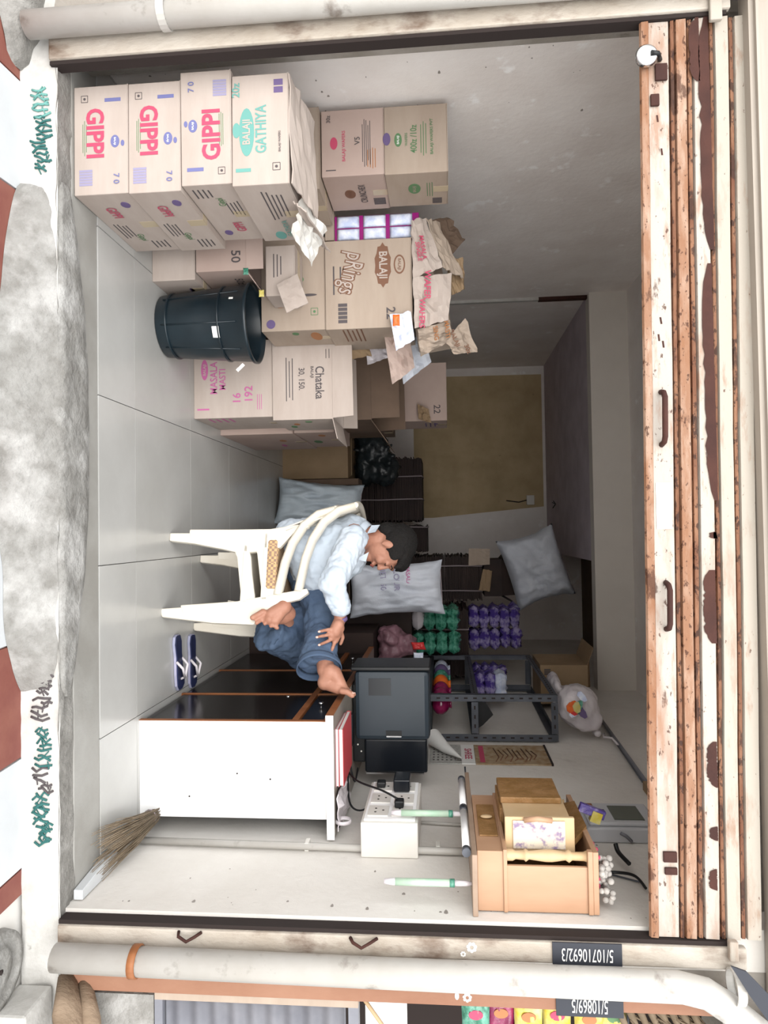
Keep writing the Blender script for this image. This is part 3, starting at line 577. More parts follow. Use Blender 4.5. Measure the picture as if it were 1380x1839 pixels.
# the column of cartons behind the front stack
G2 = 'plain cartons in the second row of the stack'
bk = [('L', M_iblk, 's', -.1, .1, .2, .06, 5), ('O', M_iblk, 's', .3, .2, .05, .02), ('R', M_iora, 's', .32, -.1, .03, .03)]
carton('snack_carton', 'lower carton of the second row, mostly hidden behind the red-lettered ones', -1.66, -1.34, 2.665, 3.04, 0, .36, M_card, marks=bk, group=G2)
carton('snack_carton', 'upper carton of the second row holding up the small-print box', -1.67, -1.34, 2.665, 3.0, .361, .738, M_card, marks=bk, group=G2)
cA = carton('snack_carton', 'pale carton with small red oval logo under fine print, beside the green-printed one', -1.672, -1.402, 2.70, 3.0, .742, .992, M_cardpk, marks=[('O', M_ibr, 'f', .0, .30, .035, .05) if 0 else ('O', M_ired, 'f', 0, .3, .05, .03), ('T', M_ired, 'f', 'BALAJI WAFERS', -.05, .14, .018, 1.0), ('T', M_iblk, 'f', 'V5', .02, -.08, .03), ('L', M_iblk, 'f', -.02, -.22, .2, .03, 5), ('L', M_iora, 'f', -.25, -.3, .09, .03, 4), ('T', M_iblk, 'f', '30z', .36, .38, .022), ('R', M_iblk, 'f', -.4, .35, .004, .04), ('O', M_ibr, 's', .0, .12, .07, .045), ('T', M_ibr, 's', 'BALAJI', .0, .12, .016), ('T', M_iblk, 's', 'CRUNCHEX', .0, -.1, .04, .7), ('B', M_iblk, 's', -.25, -.35, .06, .05, 5)], flip=True)
cB = carton('snack_carton', 'tan carton printed in green, highest of the stack against the wall', -1.672, -1.398, 2.70, 2.98, .993, 1.243, M_card, marks=[('O', M_igr, 'f', .0, .28, .055, .03), ('T', M_iwh, 'f', 'BALAJI', .0, .28, .012), ('T', M_igr, 'f', 'WAFERS', .0, .15, .014), ('T', M_igr, 'f', '400z /10z', .0, .03, .036, .8), ('L', M_igr, 'f', 0, -.12, .16, .02, 3), ('T', M_igr, 'f', 'BALAJI WAFERS PVT', .02, -.25, .016), ('O', M_ipurp, 'f', .02, .46, .05, .03), ('O', M_igr, 's', .05, .05, .08, .05), ('T', M_card, 's', 'BALAJI', .05, .05, .018), ('L', M_igr, 's', .0, -.2, .12, .02, 3), ('B', M_iblk, 's', -.35, -.32, .05, .04, 4)], flip=True)
# squat pair behind the bin
c50a = carton('snack_carton', 'squat pale carton at floor level behind the black bin, its top open', -1.30, -1.055, 2.80, 3.05, 0, .185, M_cardp, marks=[('L', M_iblk, 'f', -.2, .0, .05, .02, 2), ('O', M_ipurp, 's', .0, .2, .05, .02)])
c50b = carton('snack_carton', 'torn pinkish carton printed 50 resting on the squat one behind the bin', -1.30, -1.085, 2.80, 3.05, .19, .405, M_cardpk, opened=(80, 35, 100, 70, .07), marks=[('T', M_iblk, 'f', '50', .22, .28, .055), ('L', M_ipurp, 'f', -.2, -.3, .1, .03, 3), ('T', M_iblk, 's', '50z', .0, .2, .05)])
carton('snack_carton', 'pale pinkish carton wedged between the torn 50 carton and the brown-lettered one', -1.20, -.985, 2.84, 3.0, .475, .60, M_cardp, marks=[('L', M_iblk, 'f', -.1, -.1, .1, .03, 3)])
for i, (p_, m, l) in enumerate([((-1.08, 2.80, .39), M_green, 'green and blue scrap of foil packet caught on the torn carton rim'), ((-.985, 2.80, .455), M_yellow, 'yellow scrap of foil packet beside the green one on the torn carton'), ((-1.19, 2.73, .0), M_yellow, 'tiny yellow wrapper on the floor behind the black bin')]):
    packet('foil_scrap', l, p_+np.array([0, 0, .012]), .03, .022, .008, m, seed=i)
# grey-brown carton with orange mark, its loose flap, and the big brown-lettered one
carton('snack_carton', 'greyish carton with orange dash and square mark, directly beneath the brown-lettered one', -1.30, -.885, 3.01, 3.262, .41, .698, M_card, marks=[('O', M_iblk, 'f', .12, .25, .012, .07), ('Q', M_igr, 'f', .30, .33, .03), ('O', M_igr, 'f', -.05, .1, .03, .04), ('R', M_iora, 'f', .2, -.2, .04, .02), ('O', M_ipurp, 'f', .42, -.35, .04, .04), ('O', M_iora, 's', -.1, .3, .12, .05), ('O', M_igr, 's', -.3, 0, .04, .03)])
carton('snack_carton', 'plain low carton at floor level under the greyish one, half hidden by the bin', -1.30, -.95, 3.13, 3.5, 0, .409, M_card)
crumple('cardboard_flap', 'loose blank pale flap of cardboard leaning in front of the square-marked carton', [P(497, 512, y=2.80), P(515, 562, y=2.78), P(554, 544, y=2.80), P(534, 492, y=2.82)], M_cardp, seed=4, amp=.004)
ring = carton('snack_carton', 'large greyish carton with brown comic lettering and logo, tray of white sachets behind it', -1.275, -.88, 3.0, 3.36, .70, 1.082, M_card, marks=[
    ('T', M_ibr, 'f', 'pRings', -.12, -.2, .115, .62, -14, .05), ('T', M_cardp, 'f', 'pRings', -.12, -.2, .115, .62, -14, .0),
    ('O', M_ibr, 'f', -.2, .17, .20, .075, -.12), ('T', M_cardp, 'f', 'BALAJI', -.2, .17, .05, .85, 0, .02), ('O', M_ibr, 'f', -.2, .36, .085, .05), ('O', M_card, 'f', -.2, .36, .07, .038), ('T', M_ibr, 'f', 'BALAJI', -.2, .36, .018), ('L', M_iblk, 'f', -.05, -.36, .13, .03, 2),
    ('T', M_iblk, 'f', '22', .34, .25, .055), ('B', M_iblk, 'f', .32, -.30, .09, .04, 5), ('L', M_ibr, 's', -.2, -.2, .2, .08, 5)], flip=False)
# carton reads sideways on the photo's stack: lettering follows the long side
tray = thing('sachet_tray', 'magenta tray with two rows of white sachets behind the brown-lettered carton', 'tray', (-1.3, 3.1, .76), local=False)
MB().box((-1.40, 3.045, .74), (-1.285, 3.075, 1.115)).build('tray_base', M_magp, tray)
MB().box((-1.42, 3.02, .70), (-1.285, 3.30, .739)).build('tray_foot', M_card, tray)
for i in range(3):
    for j in range(2):
        zc = .80+i*.118; xc = -1.372+j*.057; q = MB()
        q.grid(lambda u, v: V(xc-.026+.052*u, 3.043-.014*(1-abs(2*u-1)**3)*(1-abs(2*v-1)**4)**.5, zc-.05+.1*v), 8, 8); q.build('sachet', M_white2, tray, solid=.001)
# crushed carton heap on the upper level
TH = .004
heap = [
 ('crushed_carton', 'crushed carton end with red print, wedged above the brown-lettered carton', [(740, 395, 3.0), (742, 500, 2.98), (795, 480, 3.02), (765, 392, 3.06)], M_cardp, 1),
 ('crushed_carton', 'crushed pale carton panel with two red prints, below the frayed paper edge', [(742, 500, 2.98), (745, 590, 2.98), (806, 575, 3.0), (812, 490, 3.03)], M_cardp, 2),
 ('crushed_carton', 'long frayed strip of carton along the top of the crushed heap', [(765, 392, 3.06), (795, 480, 3.04), (832, 500, 3.12), (790, 400, 3.16)], M_card, 3),
 ('crushed_carton', 'brown carton flap with orange print folded over the top of the heap', [(750, 592, 3.0), (756, 640, 3.06), (812, 610, 3.1), (808, 575, 3.02)], M_card, 4),
 ('crushed_carton', 'tan carton flap with dark oval print, sticking out highest over the back room', [(800, 610, 3.08), (815, 636, 3.12), (858, 632, 3.14), (836, 572, 3.1)], M_card, 5),
 ('crushed_carton', 'folded tan corner of carton standing up behind the frayed strip', [(800, 470, 3.14), (812, 530, 3.14), (834, 520, 3.16), (832, 462, 3.16)], M_cardb, 6),
 ('crushed_carton', 'dark crumpled paper wad leaning on the wall behind the heap', [(770, 395, 3.2), (800, 470, 3.2), (836, 430, 3.25), (806, 392, 3.28)], M_cardd, 7),
]
ho = []
for nme, lab, cs, m, sd in heap:
    ho.append(crumple(nme, lab, [P(a, b, y=c) for a, b, c in cs], m, seed=sd, amp=.022, n=9, t=.005, cat='cardboard', group='crushed cartons of the upper heap'))
# body of the crushed heap below the flaps
q = MB(); q.hexa([V(-1.40, 3.05, 1.088), V(-.90, 3.06, 1.088), V(-.84, 3.34, 1.10), V(-1.38, 3.36, 1.10), V(-1.36, 3.06, 1.13), V(-.92, 3.07, 1.22), V(-.86, 3.32, 1.27), V(-1.36, 3.34, 1.20)])
q.build('crushed_carton', M_card, label='squashed carton lying flat on the brown-lettered one under the crumpled flaps', cat='cardboard', group='crushed cartons of the upper heap', bevel=.004)
def print_on(o, cs, specs):     # red print on the crushed panels
    A, B, C_, D = [P(a, b, y=c) for a, b, c in cs]; up = ((D-A)+(C_-B)).normalized(); rt = ((B-A)+(C_-D)).normalized(); up = (up-rt*up.dot(rt)).normalized()
    nn = rt.cross(up)
    for (mm, u, v, txt, sz) in specs:
        q = MB(); q.text(txt, (A*(1-u)+B*u)*(1-v)+(D*(1-u)+C_*u)*v+nn*.016, rt, up, sz, off=.02); q.build('printed_word', mm, o)
print_on(ho[0], heap[0][2], [(M_ired, .55, .4, 'MASALA', .03), (M_ired, .6, .2, 'SINGLE', .028)])
print_on(ho[1], heap[1][2], [(M_ired, .2, .35, 'WAFER', .04), (M_ired, .75, .2, 'WAFERS', .035)])
print_on(ho[3], heap[3][2], [(M_iora, .3, .5, 'SING', .03), (M_iora, .3, .85, 'MASTI', .03)])
print_on(ho[4], heap[4][2], [(M_ibr, .25, .3, 'BALAJI', .028), (M_ibr, .85, .6, '30z', .03)])
# cat-face sticker and lilac paper hanging at the carton edge
crumple('packet_scrap', 'torn lilac snack packet with red and yellow patch hanging off the brown-lettered carton', [P(700, 565, y=2.97), P(712, 630, y=2.95), P(745, 610, y=2.95), P(738, 560, y=2.97)], M_white2, seed=9, amp=.02, t=.002, cat='snack packet')
packet('packet_scrap', 'small orange and red packet scrap tucked beside the torn lilac one', P(712, 575, y=2.93), .05, .03, .012, M_orange)
for i, (cs, m, lab) in enumerate([
  ([(690, 600, 3.15), (705, 690, 3.2), (745, 660, 3.2), (735, 600, 3.15)], M_cardpk, 'crumpled pinkish paper sagging from the heap toward the open carton'),
  ([(590, 590, 3.3), (600, 650, 3.4), (668, 640, 3.4), (650, 592, 3.3)], M_cardb, 'brown side flap with violet and orange print hanging from the brown-lettered carton'),
  ([(655, 600, 3.5), (660, 655, 3.5), (705, 640, 3.5), (700, 600, 3.5)], M_bag, 'pale crumpled bag stuffed between the brown-lettered carton and the open one'),
  ([(715, 620, 3.3), (725, 690, 3.35), (775, 650, 3.35), (760, 600, 3.3)], M_sack, 'whitish wrinkled plastic sheet draped below the tan flap')]):
    crumple('crumpled_paper', lab, [P(a, b, y=c) for a, b, c in cs], m, seed=20+i, amp=.03, t=.003, cat='paper' if i != 1 else 'cardboard')
# bin
bn = thing('waste_bin', 'black ribbed plastic waste bin with white sticker, standing on the floor before the cartons', 'bin', (-.905, 2.945, 0))
q = MB(); c = V(-.905, 2.945, 0)
q.lathe([(.001, .0), (.125, .0), (.132, .006), (.150, .2), (.164, .385), (.172, .39), (.173, .402), (.166, .404), (.158, .38), (.144, .2), (.126, .012), (.001, .012)], c, 40); q.build('bin_body', M_bucket, bn)
for z, r in ((.05, .137), (.28, .157)): MB().lathe([(r, -.004), (r+.004, -.003), (r+.004, .003), (r, .004)], c+V(0, 0, z), 40).build('rib', M_bucket, bn)
for a in (-2.25, -1.35, -.6):
    d = V(math.cos(a), math.sin(a), 0); q = MB(); q.tube([c+d*.135+Z1*.03, c+d*.161+Z1*.36], .0035, 6); q.build('moulded_seam', M_bucket, bn)
q = MB(); q.grid(lambda u, v: c+V(math.cos(-1.25+.30*u), math.sin(-1.25+.30*u), 0)*(.152+.085*(.255+.04*v-.2))+Z1*(.255+.03*v), 8, 1); q.build('white_sticker', M_paper, bn)
q = MB(); q.grid(lambda u, v: c+V(math.cos(-2.0+.06*u), math.sin(-2.0+.06*u), 0)*(.165)+Z1*(.33+.018*v), 2, 1); q.build('white_sticker', M_paper, bn)
crumple('paper_scrap', 'small white paper scrap on the rim side of the black bin by the pink-printed carton', [P(436, 652, y=2.88), P(440, 656, y=2.88), P(428, 668, y=2.88), P(424, 664, y=2.88)], M_paper, t=.002, amp=.002, cat='paper')
# pink and brown printed pair beside the bin
mas = [('O', M_ipink, 'f', -.2, .40, .10, .02) if 0 else ('O', M_ipink, 'f', -.13, -.36, .10, .035), ('T', M_cardp, 'f', 'BALAJI', -.13, -.36, .02), ('T', M_ipink, 'f', 'MASALA', -.02, -.24, .05, .85), ('T', M_ipink, 'f', 'MASTI', .0, -.13, .045, .85), ('T', M_ipink, 'f', '16', .25, .05, .055), ('T', M_ipink, 'f', '192', .2, .20, .055), ('R', M_ipink, 'f', .38, -.38, .008, .06), ('L', M_ipink, 'f', .3, .33, .08, .02, 3), ('L', M_ipink, 's', -.3, -.2, .12, .1, 4)]
carton('snack_carton', 'pale carton with bright pink lettering standing on the floor beside the black bin', -.93, -.552, 3.28, 3.66, 0, .392, M_cardp, marks=[(k_[0], k_[1], k_[2])+((k_[3], -k_[4], -k_[5])+tuple(k_[6:]) if k_[0] == 'T' else (-k_[3], -k_[4])+tuple(k_[5:])) for k_ in mas], flip=True)
c30 = carton('snack_carton', 'pale carton with black print 30 and 150, open top flaps, on the pink-lettered one', -.925, -.532, 3.27, 3.62, .394, .685, M_cardp, opened=(88, 12, 88, 40, .10), marks=[('T', M_iblk, 'f', '30, 150.', .0, -.02, .04, .85), ('L', M_iblk, 'f', .0, -.22, .25, .03, 3), ('T', M_iblk, 'f', 'Chataka', .05, .28, .06, .8), ('T', M_iblk, 'f', 'BALAJI', -.08, .16, .02), ('L', M_iblk, 'f', -.3, .42, .05, .015, 2), ('O', M_iora, 's', -.1, -.2, .05, .03), ('O', M_igr, 's', .12, -.3, .06, .03), ('O', M_igr, 's', -.3, .05, .035, .035)])
# further back
carton('snack_carton', 'long floor carton behind the pink-lettered one, faint coloured marks on its side', -.93, -.525, 3.68, 4.4, 0, .40, M_cardpk, marks=[('O', M_iora, 's', -.1, .2, .08, .04), ('O', M_ipink, 's', .2, .1, .1, .03)])
carton('snack_carton', 'carton with teal and orange side marks stacked behind the open 30 and 150 carton', -.93, -.53, 3.70, 4.35, .401, .62, M_cardpk, marks=[('O', M_igr, 's', .1, -.2, .12, .05), ('O', M_iora, 's', -.3, .1, .08, .04)])
bc = carton('brown_carton', 'dark brown open carton on the floor beyond the pink-lettered pair', -.80, -.39, 5.15, 5.6, .0, .50, M_cardb, opened=(20, None, 20, None, .12), marks=[])
carton('brown_carton', 'flat brown carton standing upright beside the dark open one near the bluish sack', -.385, -.335, 5.1, 5.5, 0, .58, M_cardd, tape=False)
# open carton with rubbish, mid height
hid = dict(group='plain cartons hidden under the junk heap')
jc = carton('brown_carton', 'open carton full of wrappers and junk behind the 30 and 150 carton', -1.15, -.60, 3.75, 4.25, .625, .82, M_cardd, opened=(60, 35, 110, 80, .16))
for i in range(9):
    m = [M_white2, M_bag, M_sack, M_cardpk, M_orange, M_yellow, M_blackg, M_sack, M_cardp][i]
    lab = ['silver', 'clear', 'pale blue', 'pinkish', 'orange', 'yellow', 'black', 'greyish', 'tan'][i]
    packet('crumpled_wrapper', lab+' crumpled wrapper stuffed in the open junk carton', V(-1.08+.045*i, 3.85+.3*R_.random(), .85+.05*R_.random()), .12, .10, .05, m, rt=V(1, R_.uniform(-.6, .6), R_.uniform(-.4, .4)), up=V(0, .3, 1), group='wrappers in the junk carton', seed=i*3)
carton('snack_carton', 'shaded carton lettered 22 with purple side print, far behind the heap', -1.08, -.70, 4.5, 4.85, .87, 1.235, M_cardpk, marks=[('T', M_iblk, 'f', '22', .3, .32, .06), ('L', M_ipurp, 's', 0, .2, .2, .06, 3), ('O', M_ipurp, 's', -.1, .3, .05, .03)])
carton('brown_carton', 'dark plain carton carrying the shaded one lettered 22', -1.12, -.66, 4.5, 4.95, .0, .868, M_cardd)
crumple('crumpled_paper', 'tan paper scrap hanging under the shaded carton lettered 22', [P(770, 735, y=4.44), P(775, 760, y=4.44), P(752, 752, y=4.44), P(750, 725, y=4.44)], M_cardb, seed=31, amp=.02)
# ------------------------------------------------------------------ desk and what stands on it
dk = thing('office_desk', 'narrow desk with bright white end panel and near-black drawer fronts, by the right wall', 'desk', (.93, 3.4, 0))
dk['label'] = 'narrow desk with bright white end panel and near-black door fronts, before the plastic chairs'
MB().box((.730, 2.65, 0), (1.10, 2.668, .742)).build('end_panel', M_lam, dk, bevel=.0015)
MB().box((.727, 2.648, 0), (.7298, 2.67, .742)).build('edge_strip', M_edge, dk)
MB().box((.745, 2.67, 0.0), (1.09, 4.13, .742)).build('carcass', M_blackg, dk)
q = MB(); q.box((.70, 2.62, .743), (1.162, 4.16, .772)); q.build('desk_top', M_desktop, dk, bevel=.004)
MB().box((.698, 2.6165, .743), (1.162, 2.6195, .772)).build('white_edge', M_lam, dk); MB().box((.6965, 2.62, .743), (.6995, 4.16, .772)).build('wood_edge', M_edge, dk)
for a, b in ((2.672, 3.09), (3.11, 3.62), (3.64, 4.128)):
    d = MB().box((.732, a, .012), (.745, b, .60)).build('door', M_dkglass, dk, bevel=.001)
    dr = MB().box((.732, a, .635), (.745, b, .725)).build('drawer', M_dkglass, dk, bevel=.001)
    MB().lathe([(.001, -.022), (.009, -.02), (.011, -.014), (.004, -.008), (.004, 0)], V(.732, (a+b)/2, .68), 14, 'x').build('knob', M_chrome, dr)
    MB().lathe([(.001, -.004), (.008, -.003), (.008, 0)], V(.732, b-.03, .50), 12, 'x').build('lock', M_chrome, d)
for y in (3.10, 3.63): MB().box((.728, y-.008, 0), (.745, y+.008, .735)).build('divider_strip', M_edge, dk)
MB().box((.727, 2.67, .603), (.745, 4.13, .628)).build('rail_strip', M_edge, dk); MB().box((.727, 2.67, .727), (.745, 4.13, .743)).build('rail_strip', M_edge, dk)
for x, y in ((.79, 2.62), (.95, 2.648), (1.02, 2.648)): MB().ell(V(x if y > 2.63 else .93, 2.6492, {.79: .39, .95: .52, 1.02: .2}[x]), .0035, n=8, m=6).build('screw_cap', M_dark, dk)
def book(lab, x0, x1, y0, y1, z0, z1, m, rot=0):
    t = thing('ledger_book', lab, 'book', ((x0+x1)/2, (y0+y1)/2, z0), math.radians(rot), 'ledgers on the desk', local=True)
    w_, d_, h_ = (x1-x0)/2, (y1-y0)/2, z1-z0
    MB().box((-w_+.003, -d_+.003, .002), (w_-.003, d_-.001, h_-.002)).build('pages', M_paper, t)
    MB().box((-w_, -d_, 0), (w_, d_, .002)).box((-w_, -d_, h_-.002), (w_, d_, h_)).box((-w_, d_-.002, .002), (w_, d_, h_-.002)).build('cover', m, t)
book('pink-covered ledger at the bottom of the pair near the desk edge', .76, .98, 2.66, 2.90, .773, .785, M_pinkb)
book('red-covered ledger on top of the pink one at the desk edge', .755, .975, 2.66, 2.90, .786, .803, M_redb, 2)
rm = MB(); rm.box((.80, 3.02, .773), (.93, 3.06, .79)); rm.build('remote_control', M_black, bevel=.004, label='small black remote control lying behind the ledgers on the desk', cat='remote')
crumple('paper_pile', 'rumpled grey papers at the wall end of the desk top beside the ledgers', [V(1.0, 2.64, .785), V(1.14, 2.64, .782), V(1.15, 2.95, .785), V(1.0, 2.93, .785)], M_bag, seed=40, amp=.02, cat='paper')
tr_ = MB(); tr_.lathe([(.028, 0), (.032, .003), (.032, .012), (.028, .014)], V(1.10, 2.62+.04, .80), 20, 'x'); tr_.build('tape_roll', M_bag, label='small translucent tape roll at the near wall corner of the desk', cat='tape')
# grey office machine with a darker recessed block
mc = thing('office_machine', 'dark blue-grey office machine with a grip slot and label, standing on the desk', 'office machine', (.86, 3.15, .773))
q = MB(); q.box((.628, 3.10, .79), (.935, 3.32, 1.125)); q.build('housing', M_mach, mc, bevel=.022)
MB().box((.665, 3.093, .985+.0), (.70, 3.101, .99)); q = MB(); q.box((.66, 3.0975, .855), (.735, 3.101, .955)); q.build('recessed_label', M_mach2, mc)
q = MB(); q.box((.89, 3.0965, .93), (.915, 3.101, 1.0)); q.build('grip_slot', M_black, mc); MB().box((.912, 3.094, .932), (.918, 3.10, .998)).build('grip_edge', M_chrome, mc)
q = MB(); q.box((.937, 3.13, .83), (1.085, 3.34, 1.11)); q.build('rear_block', M_mach2, mc, bevel=.008)
MB().box((1.085, 3.13, .835), (1.092, 3.15, 1.095)).build('silver_rim', M_chrome, mc)
MB().box((.70, 3.16, .773), (1.05, 3.30, .832)).build('foot_base', M_black, mc, bevel=.006)
MB().box((.61, 3.095, .775), (.627, 3.33, 1.13)).build('side_lip', M_black, mc, bevel=.006)
for z in (.80, .815): MB().ell(V(.96+(z-.8)*2, 3.125, z), .004, n=8, m=6).build('indicator', M_white, mc)
def cable(lab, pts, r=.004, name='cable', m=None, group=None):
    P_ = [Vector(p) for p in pts]; out = []
    for i in range(len(P_)-1):
        p0 = P_[max(i-1, 0)]; p1 = P_[i]; p2 = P_[i+1]; p3 = P_[min(i+2, len(P_)-1)]
        for k in range(8):
            t = k/8; out.append(.5*((2*p1)+(p2-p0)*t+(2*p0-5*p1+4*p2-p3)*t*t+(3*p1-p0-3*p2+p3)*t**3))
    out.append(P_[-1]); q = MB(); q.tube(out, r, 6); return q.build(name, m or M_black, label=lab, cat='cable' if name == 'cable' else name, group=group)
cable('black cable looping from the office machine down behind the ledgers', [V(1.06, 3.11, .80), V(1.08, 3.0, .80), V(1.0, 2.99, .782), V(.94, 3.0, .779), V(.96, 3.12, .779)])
cable('black cable running up to the plug in the near socket of the extension box', [V(.99, 3.05, .779), V(.985, 2.9, .782), V(.985, 2.75, .84), V(.99, 2.66, .95), V(1.004, 2.62, 1.01)])
cable('black cable from the power adapter to the desk top', [V(.98, 2.97, .778), V(1.10, 2.83, .80), V(1.12, 2.80, .86), V(1.05, 2.80, .92)])
cable('loose black wire dangling over the back of the desk top', [V(1.02, 2.86, .778), V(1.13, 2.76, .781), V(1.14, 2.68, .780)], .003)
# plug box on the wall
pb = thing('extension_box', 'white wall-mounted socket box with a black plug, above the desk end', 'socket box', (1.1, 2.7, .9))
MB().box((1.045, 2.50, .885), (1.169, 2.90, 1.09)).build('box_body', M_white, pb, bevel=.004)
MB().box((1.038, 2.515, .895), (1.045, 2.885, 1.08)).build('face_plate', M_lam, pb, bevel=.002)
for i in range(3):
    for j in range(2):
        s_ = MB().box((1.034, 2.54+.12*i, .905+.088*j), (1.038, 2.63+.12*i, .98+.088*j)).build('socket_outlet', M_white, pb, bevel=.001)
        for (a, b) in ((0, .018), (-.016, -.01), (.016, -.01)): MB().lathe([(.001, -.001), (.004, -.0012), (.004, 0)], V(1.034, 2.585+.12*i+a, .942+.088*j+b), 8, 'x').build('hole', M_dark, s_)
MB().box((1.006, 2.60, 1.0), (1.0335, 2.64, 1.035)).build('power_plug', M_black, bevel=.006, label='black plug in the near socket of the white wall box', cat='plug')
MB().box((.985, 2.76, .985), (1.0335, 2.86, 1.05)).build('power_adapter', M_mach2, bevel=.006, label='dark power adapter plugged in the far side of the white wall box', cat='adapter')
MB().box((1.01, 2.80, .915), (1.0335, 2.84, .95)).build('power_plug', M_black, bevel=.006, label='black plug low in the far side of the white wall box', cat='plug')
# conduits on the wall
def conduit(lab, pts, r, cl=()):
    t = thing('wall_conduit', lab, 'conduit', pts[0]); q = MB(); q.tube(pts, r, 10); q.build('tube', M_pipe, t)
    for z in cl: MB().box((1.140, pts[0][1]-.022, z-.008), (1.1695, pts[0][1]+.022, z+.008)).build('saddle_clip', M_white, t, bevel=.002)
conduit('white conduit running up the wall between the broom and the shrine shelf', [V(1.153, 2.56, .03), V(1.153, 2.53, 1.20), V(1.153, 2.53, 1.262)], .013, (.68, 1.16))
conduit('thin white conduit running up the wall from the socket box', [V(1.161, 2.79, 1.092), V(1.161, 2.77, 1.29)], .006)
# broom
br = thing('straw_broom', 'bundle of brown straw twigs, a broom lying against the foot of the white desk panel', 'broom', (1.1, 2.5, 0))
q = MB(); a0 = P(300, 1465, z=.06); 
for i in range(120):
    r1, r2, r3 = R_.uniform(-1, 1), R_.uniform(-1, 1), R_.random()
    s0 = V(1.085+.022*r1, 2.63+.01*r2, .05+.03*r3+.01); e0 = V(1.075+.085*r1, 2.30+.06*r2, .006+.05*r3)
    q.tube([s0, (s0+e0)/2+V(.01*r2, 0, .012*r3), e0], [.0016, .0014, .0009], 4)
q.build('twigs', M_straw, br, kind='stuff')
q = MB(); q.tube([V(1.085+.03*math.cos(t_), 2.60, .062+.024*math.sin(t_)) for t_ in np.linspace(0, 6.2, 14)], .003, 5); q.build('binding', M_string, br)
q = MB(); q.prism([V(1.135, 2.16, .001), V(1.166, 2.16, .001), V(1.166, 2.40, .001), V(1.105, 2.40, .001)], V(0, 0, .03)); q.build('tile_offcut', M_whitet, bevel=.002, label='pale bluish tile offcut lying on the threshold by the wall', cat='tile')
# slippers
def slipper(lab, x, y, rot):
    t = thing('flip_flop', lab, 'slipper', (x, y, .001), math.radians(rot), 'flip flops before the desk', local=True)
    out = [(-.125, 0), (-.12, .028), (-.09, .038), (-.03, .032), (.03, .036), (.08, .048), (.115, .04), (.128, .01), (.125, -.02), (.10, -.036), (.05, -.036), (-.03, -.028), (-.09, -.034), (-.12, -.022)]
    MB().prism([V(a, b, 0) for a, b in out], V(0, 0, .012)).build('sole', M_sole, t, bevel=.002); MB().prism([V(a*.97, b*.94, .0122) for a, b in out], V(0, 0, .005)).build('footbed', M_navy, t)
    q = MB(); q.tube([V(-.01, .034, .014), V(.02, .03, .04), V(.07, .004, .035), V(.078, .002, .015)], .006, 8, flat=(V(0, 0, 1), 1)); q.tube([V(-.01, -.03, .014), V(.02, -.028, .04), V(.07, .0, .035)], .006, 8); q.build('toe_strap', M_bag, t)
slipper('blue flip flop, the nearer of the pair on the floor before the desk', .575, 3.03, 8)
slipper('dark flip flop behind the blue one, tucked toward the desk front', .60, 3.20, 2)
# slotted steel rack
rk = thing('steel_rack', 'dark grey slotted-angle steel rack against the wall, behind the office machine', 'rack', (1.04, 4.5, 0))
def angle(a, b, dx, dy, name='upright'):
    a, b = V(*a), V(*b); q = MB(); w_ = .036; t_ = .003
    u, v = V(*dx), V(*dy); 
    q.hexa([a, a+u*w_, a+u*w_+v*t_, a+v*t_, b, b+u*w_, b+u*w_+v*t_, b+v*t_]); q.hexa([a+v*t_, a+u*t_+v*t_, a+u*t_+v*w_, a+v*w_, b+v*t_, b+u*t_+v*t_, b+u*t_+v*w_, b+v*w_])
    o = q.build(name, M_steel, rk); L = (b-a).length; n = int(L/.05); h = MB(); d = (b-a).normalized()
    for i in range(n):
        c = a+d*(.03+.05*i)+u*w_*.5-v*.0005; h.hexa([c-u*.004-d*.010, c+u*.004-d*.010, c+u*.004-d*.010+v*.0008, c-u*.004-d*.010+v*.0008, c-u*.004+d*.010, c+u*.004+d*.010, c+u*.004+d*.010+v*.0008, c-u*.004+d*.010+v*.0008])
    h.build('slots', M_dark, o, kind='stuff')
xa, xb, ya, yb = .91, 1.16, 3.86, 5.08
for (x, dx) in ((xa, 1), (xb, -1)):
    for (y, dy) in ((ya, 1), (yb, -1)): angle((x, y, .775 if y < 4 else 0), (x, y, 1.80), (dx, 0, 0), (0, dy, 0))
for z in (.80, 1.075, 1.335, 1.765):
    for y, s_ in ((ya+.001, 1), (yb-.001, -1)): angle((xa+.04, y, z+.036), (xb-.04, y, z+.036), (0, 0, -1), (0, s_, 0), 'cross_bar')
    for x, s_ in ((xa+.001, 1), (xb-.001, -1)): angle((x, ya+.04, z+.036), (x, yb-.04, z+.036), (0, 0, -1), (s_, 0, 0), 'side_bar')
    if z not in (1.765,): MB().box((xa+.005, ya+.045, z+.037), (xb-.005, yb-.045, z+.040)).build('shelf_plate', M_mach, rk)
MB().prism([P(a_, b_, y=3.93) for a_, b_ in ((848, 1254), (848, 1316), (868, 1302), (886, 1284), (872, 1262))], V(0, .03, 0)).build('gusset_plate', M_black, rk)
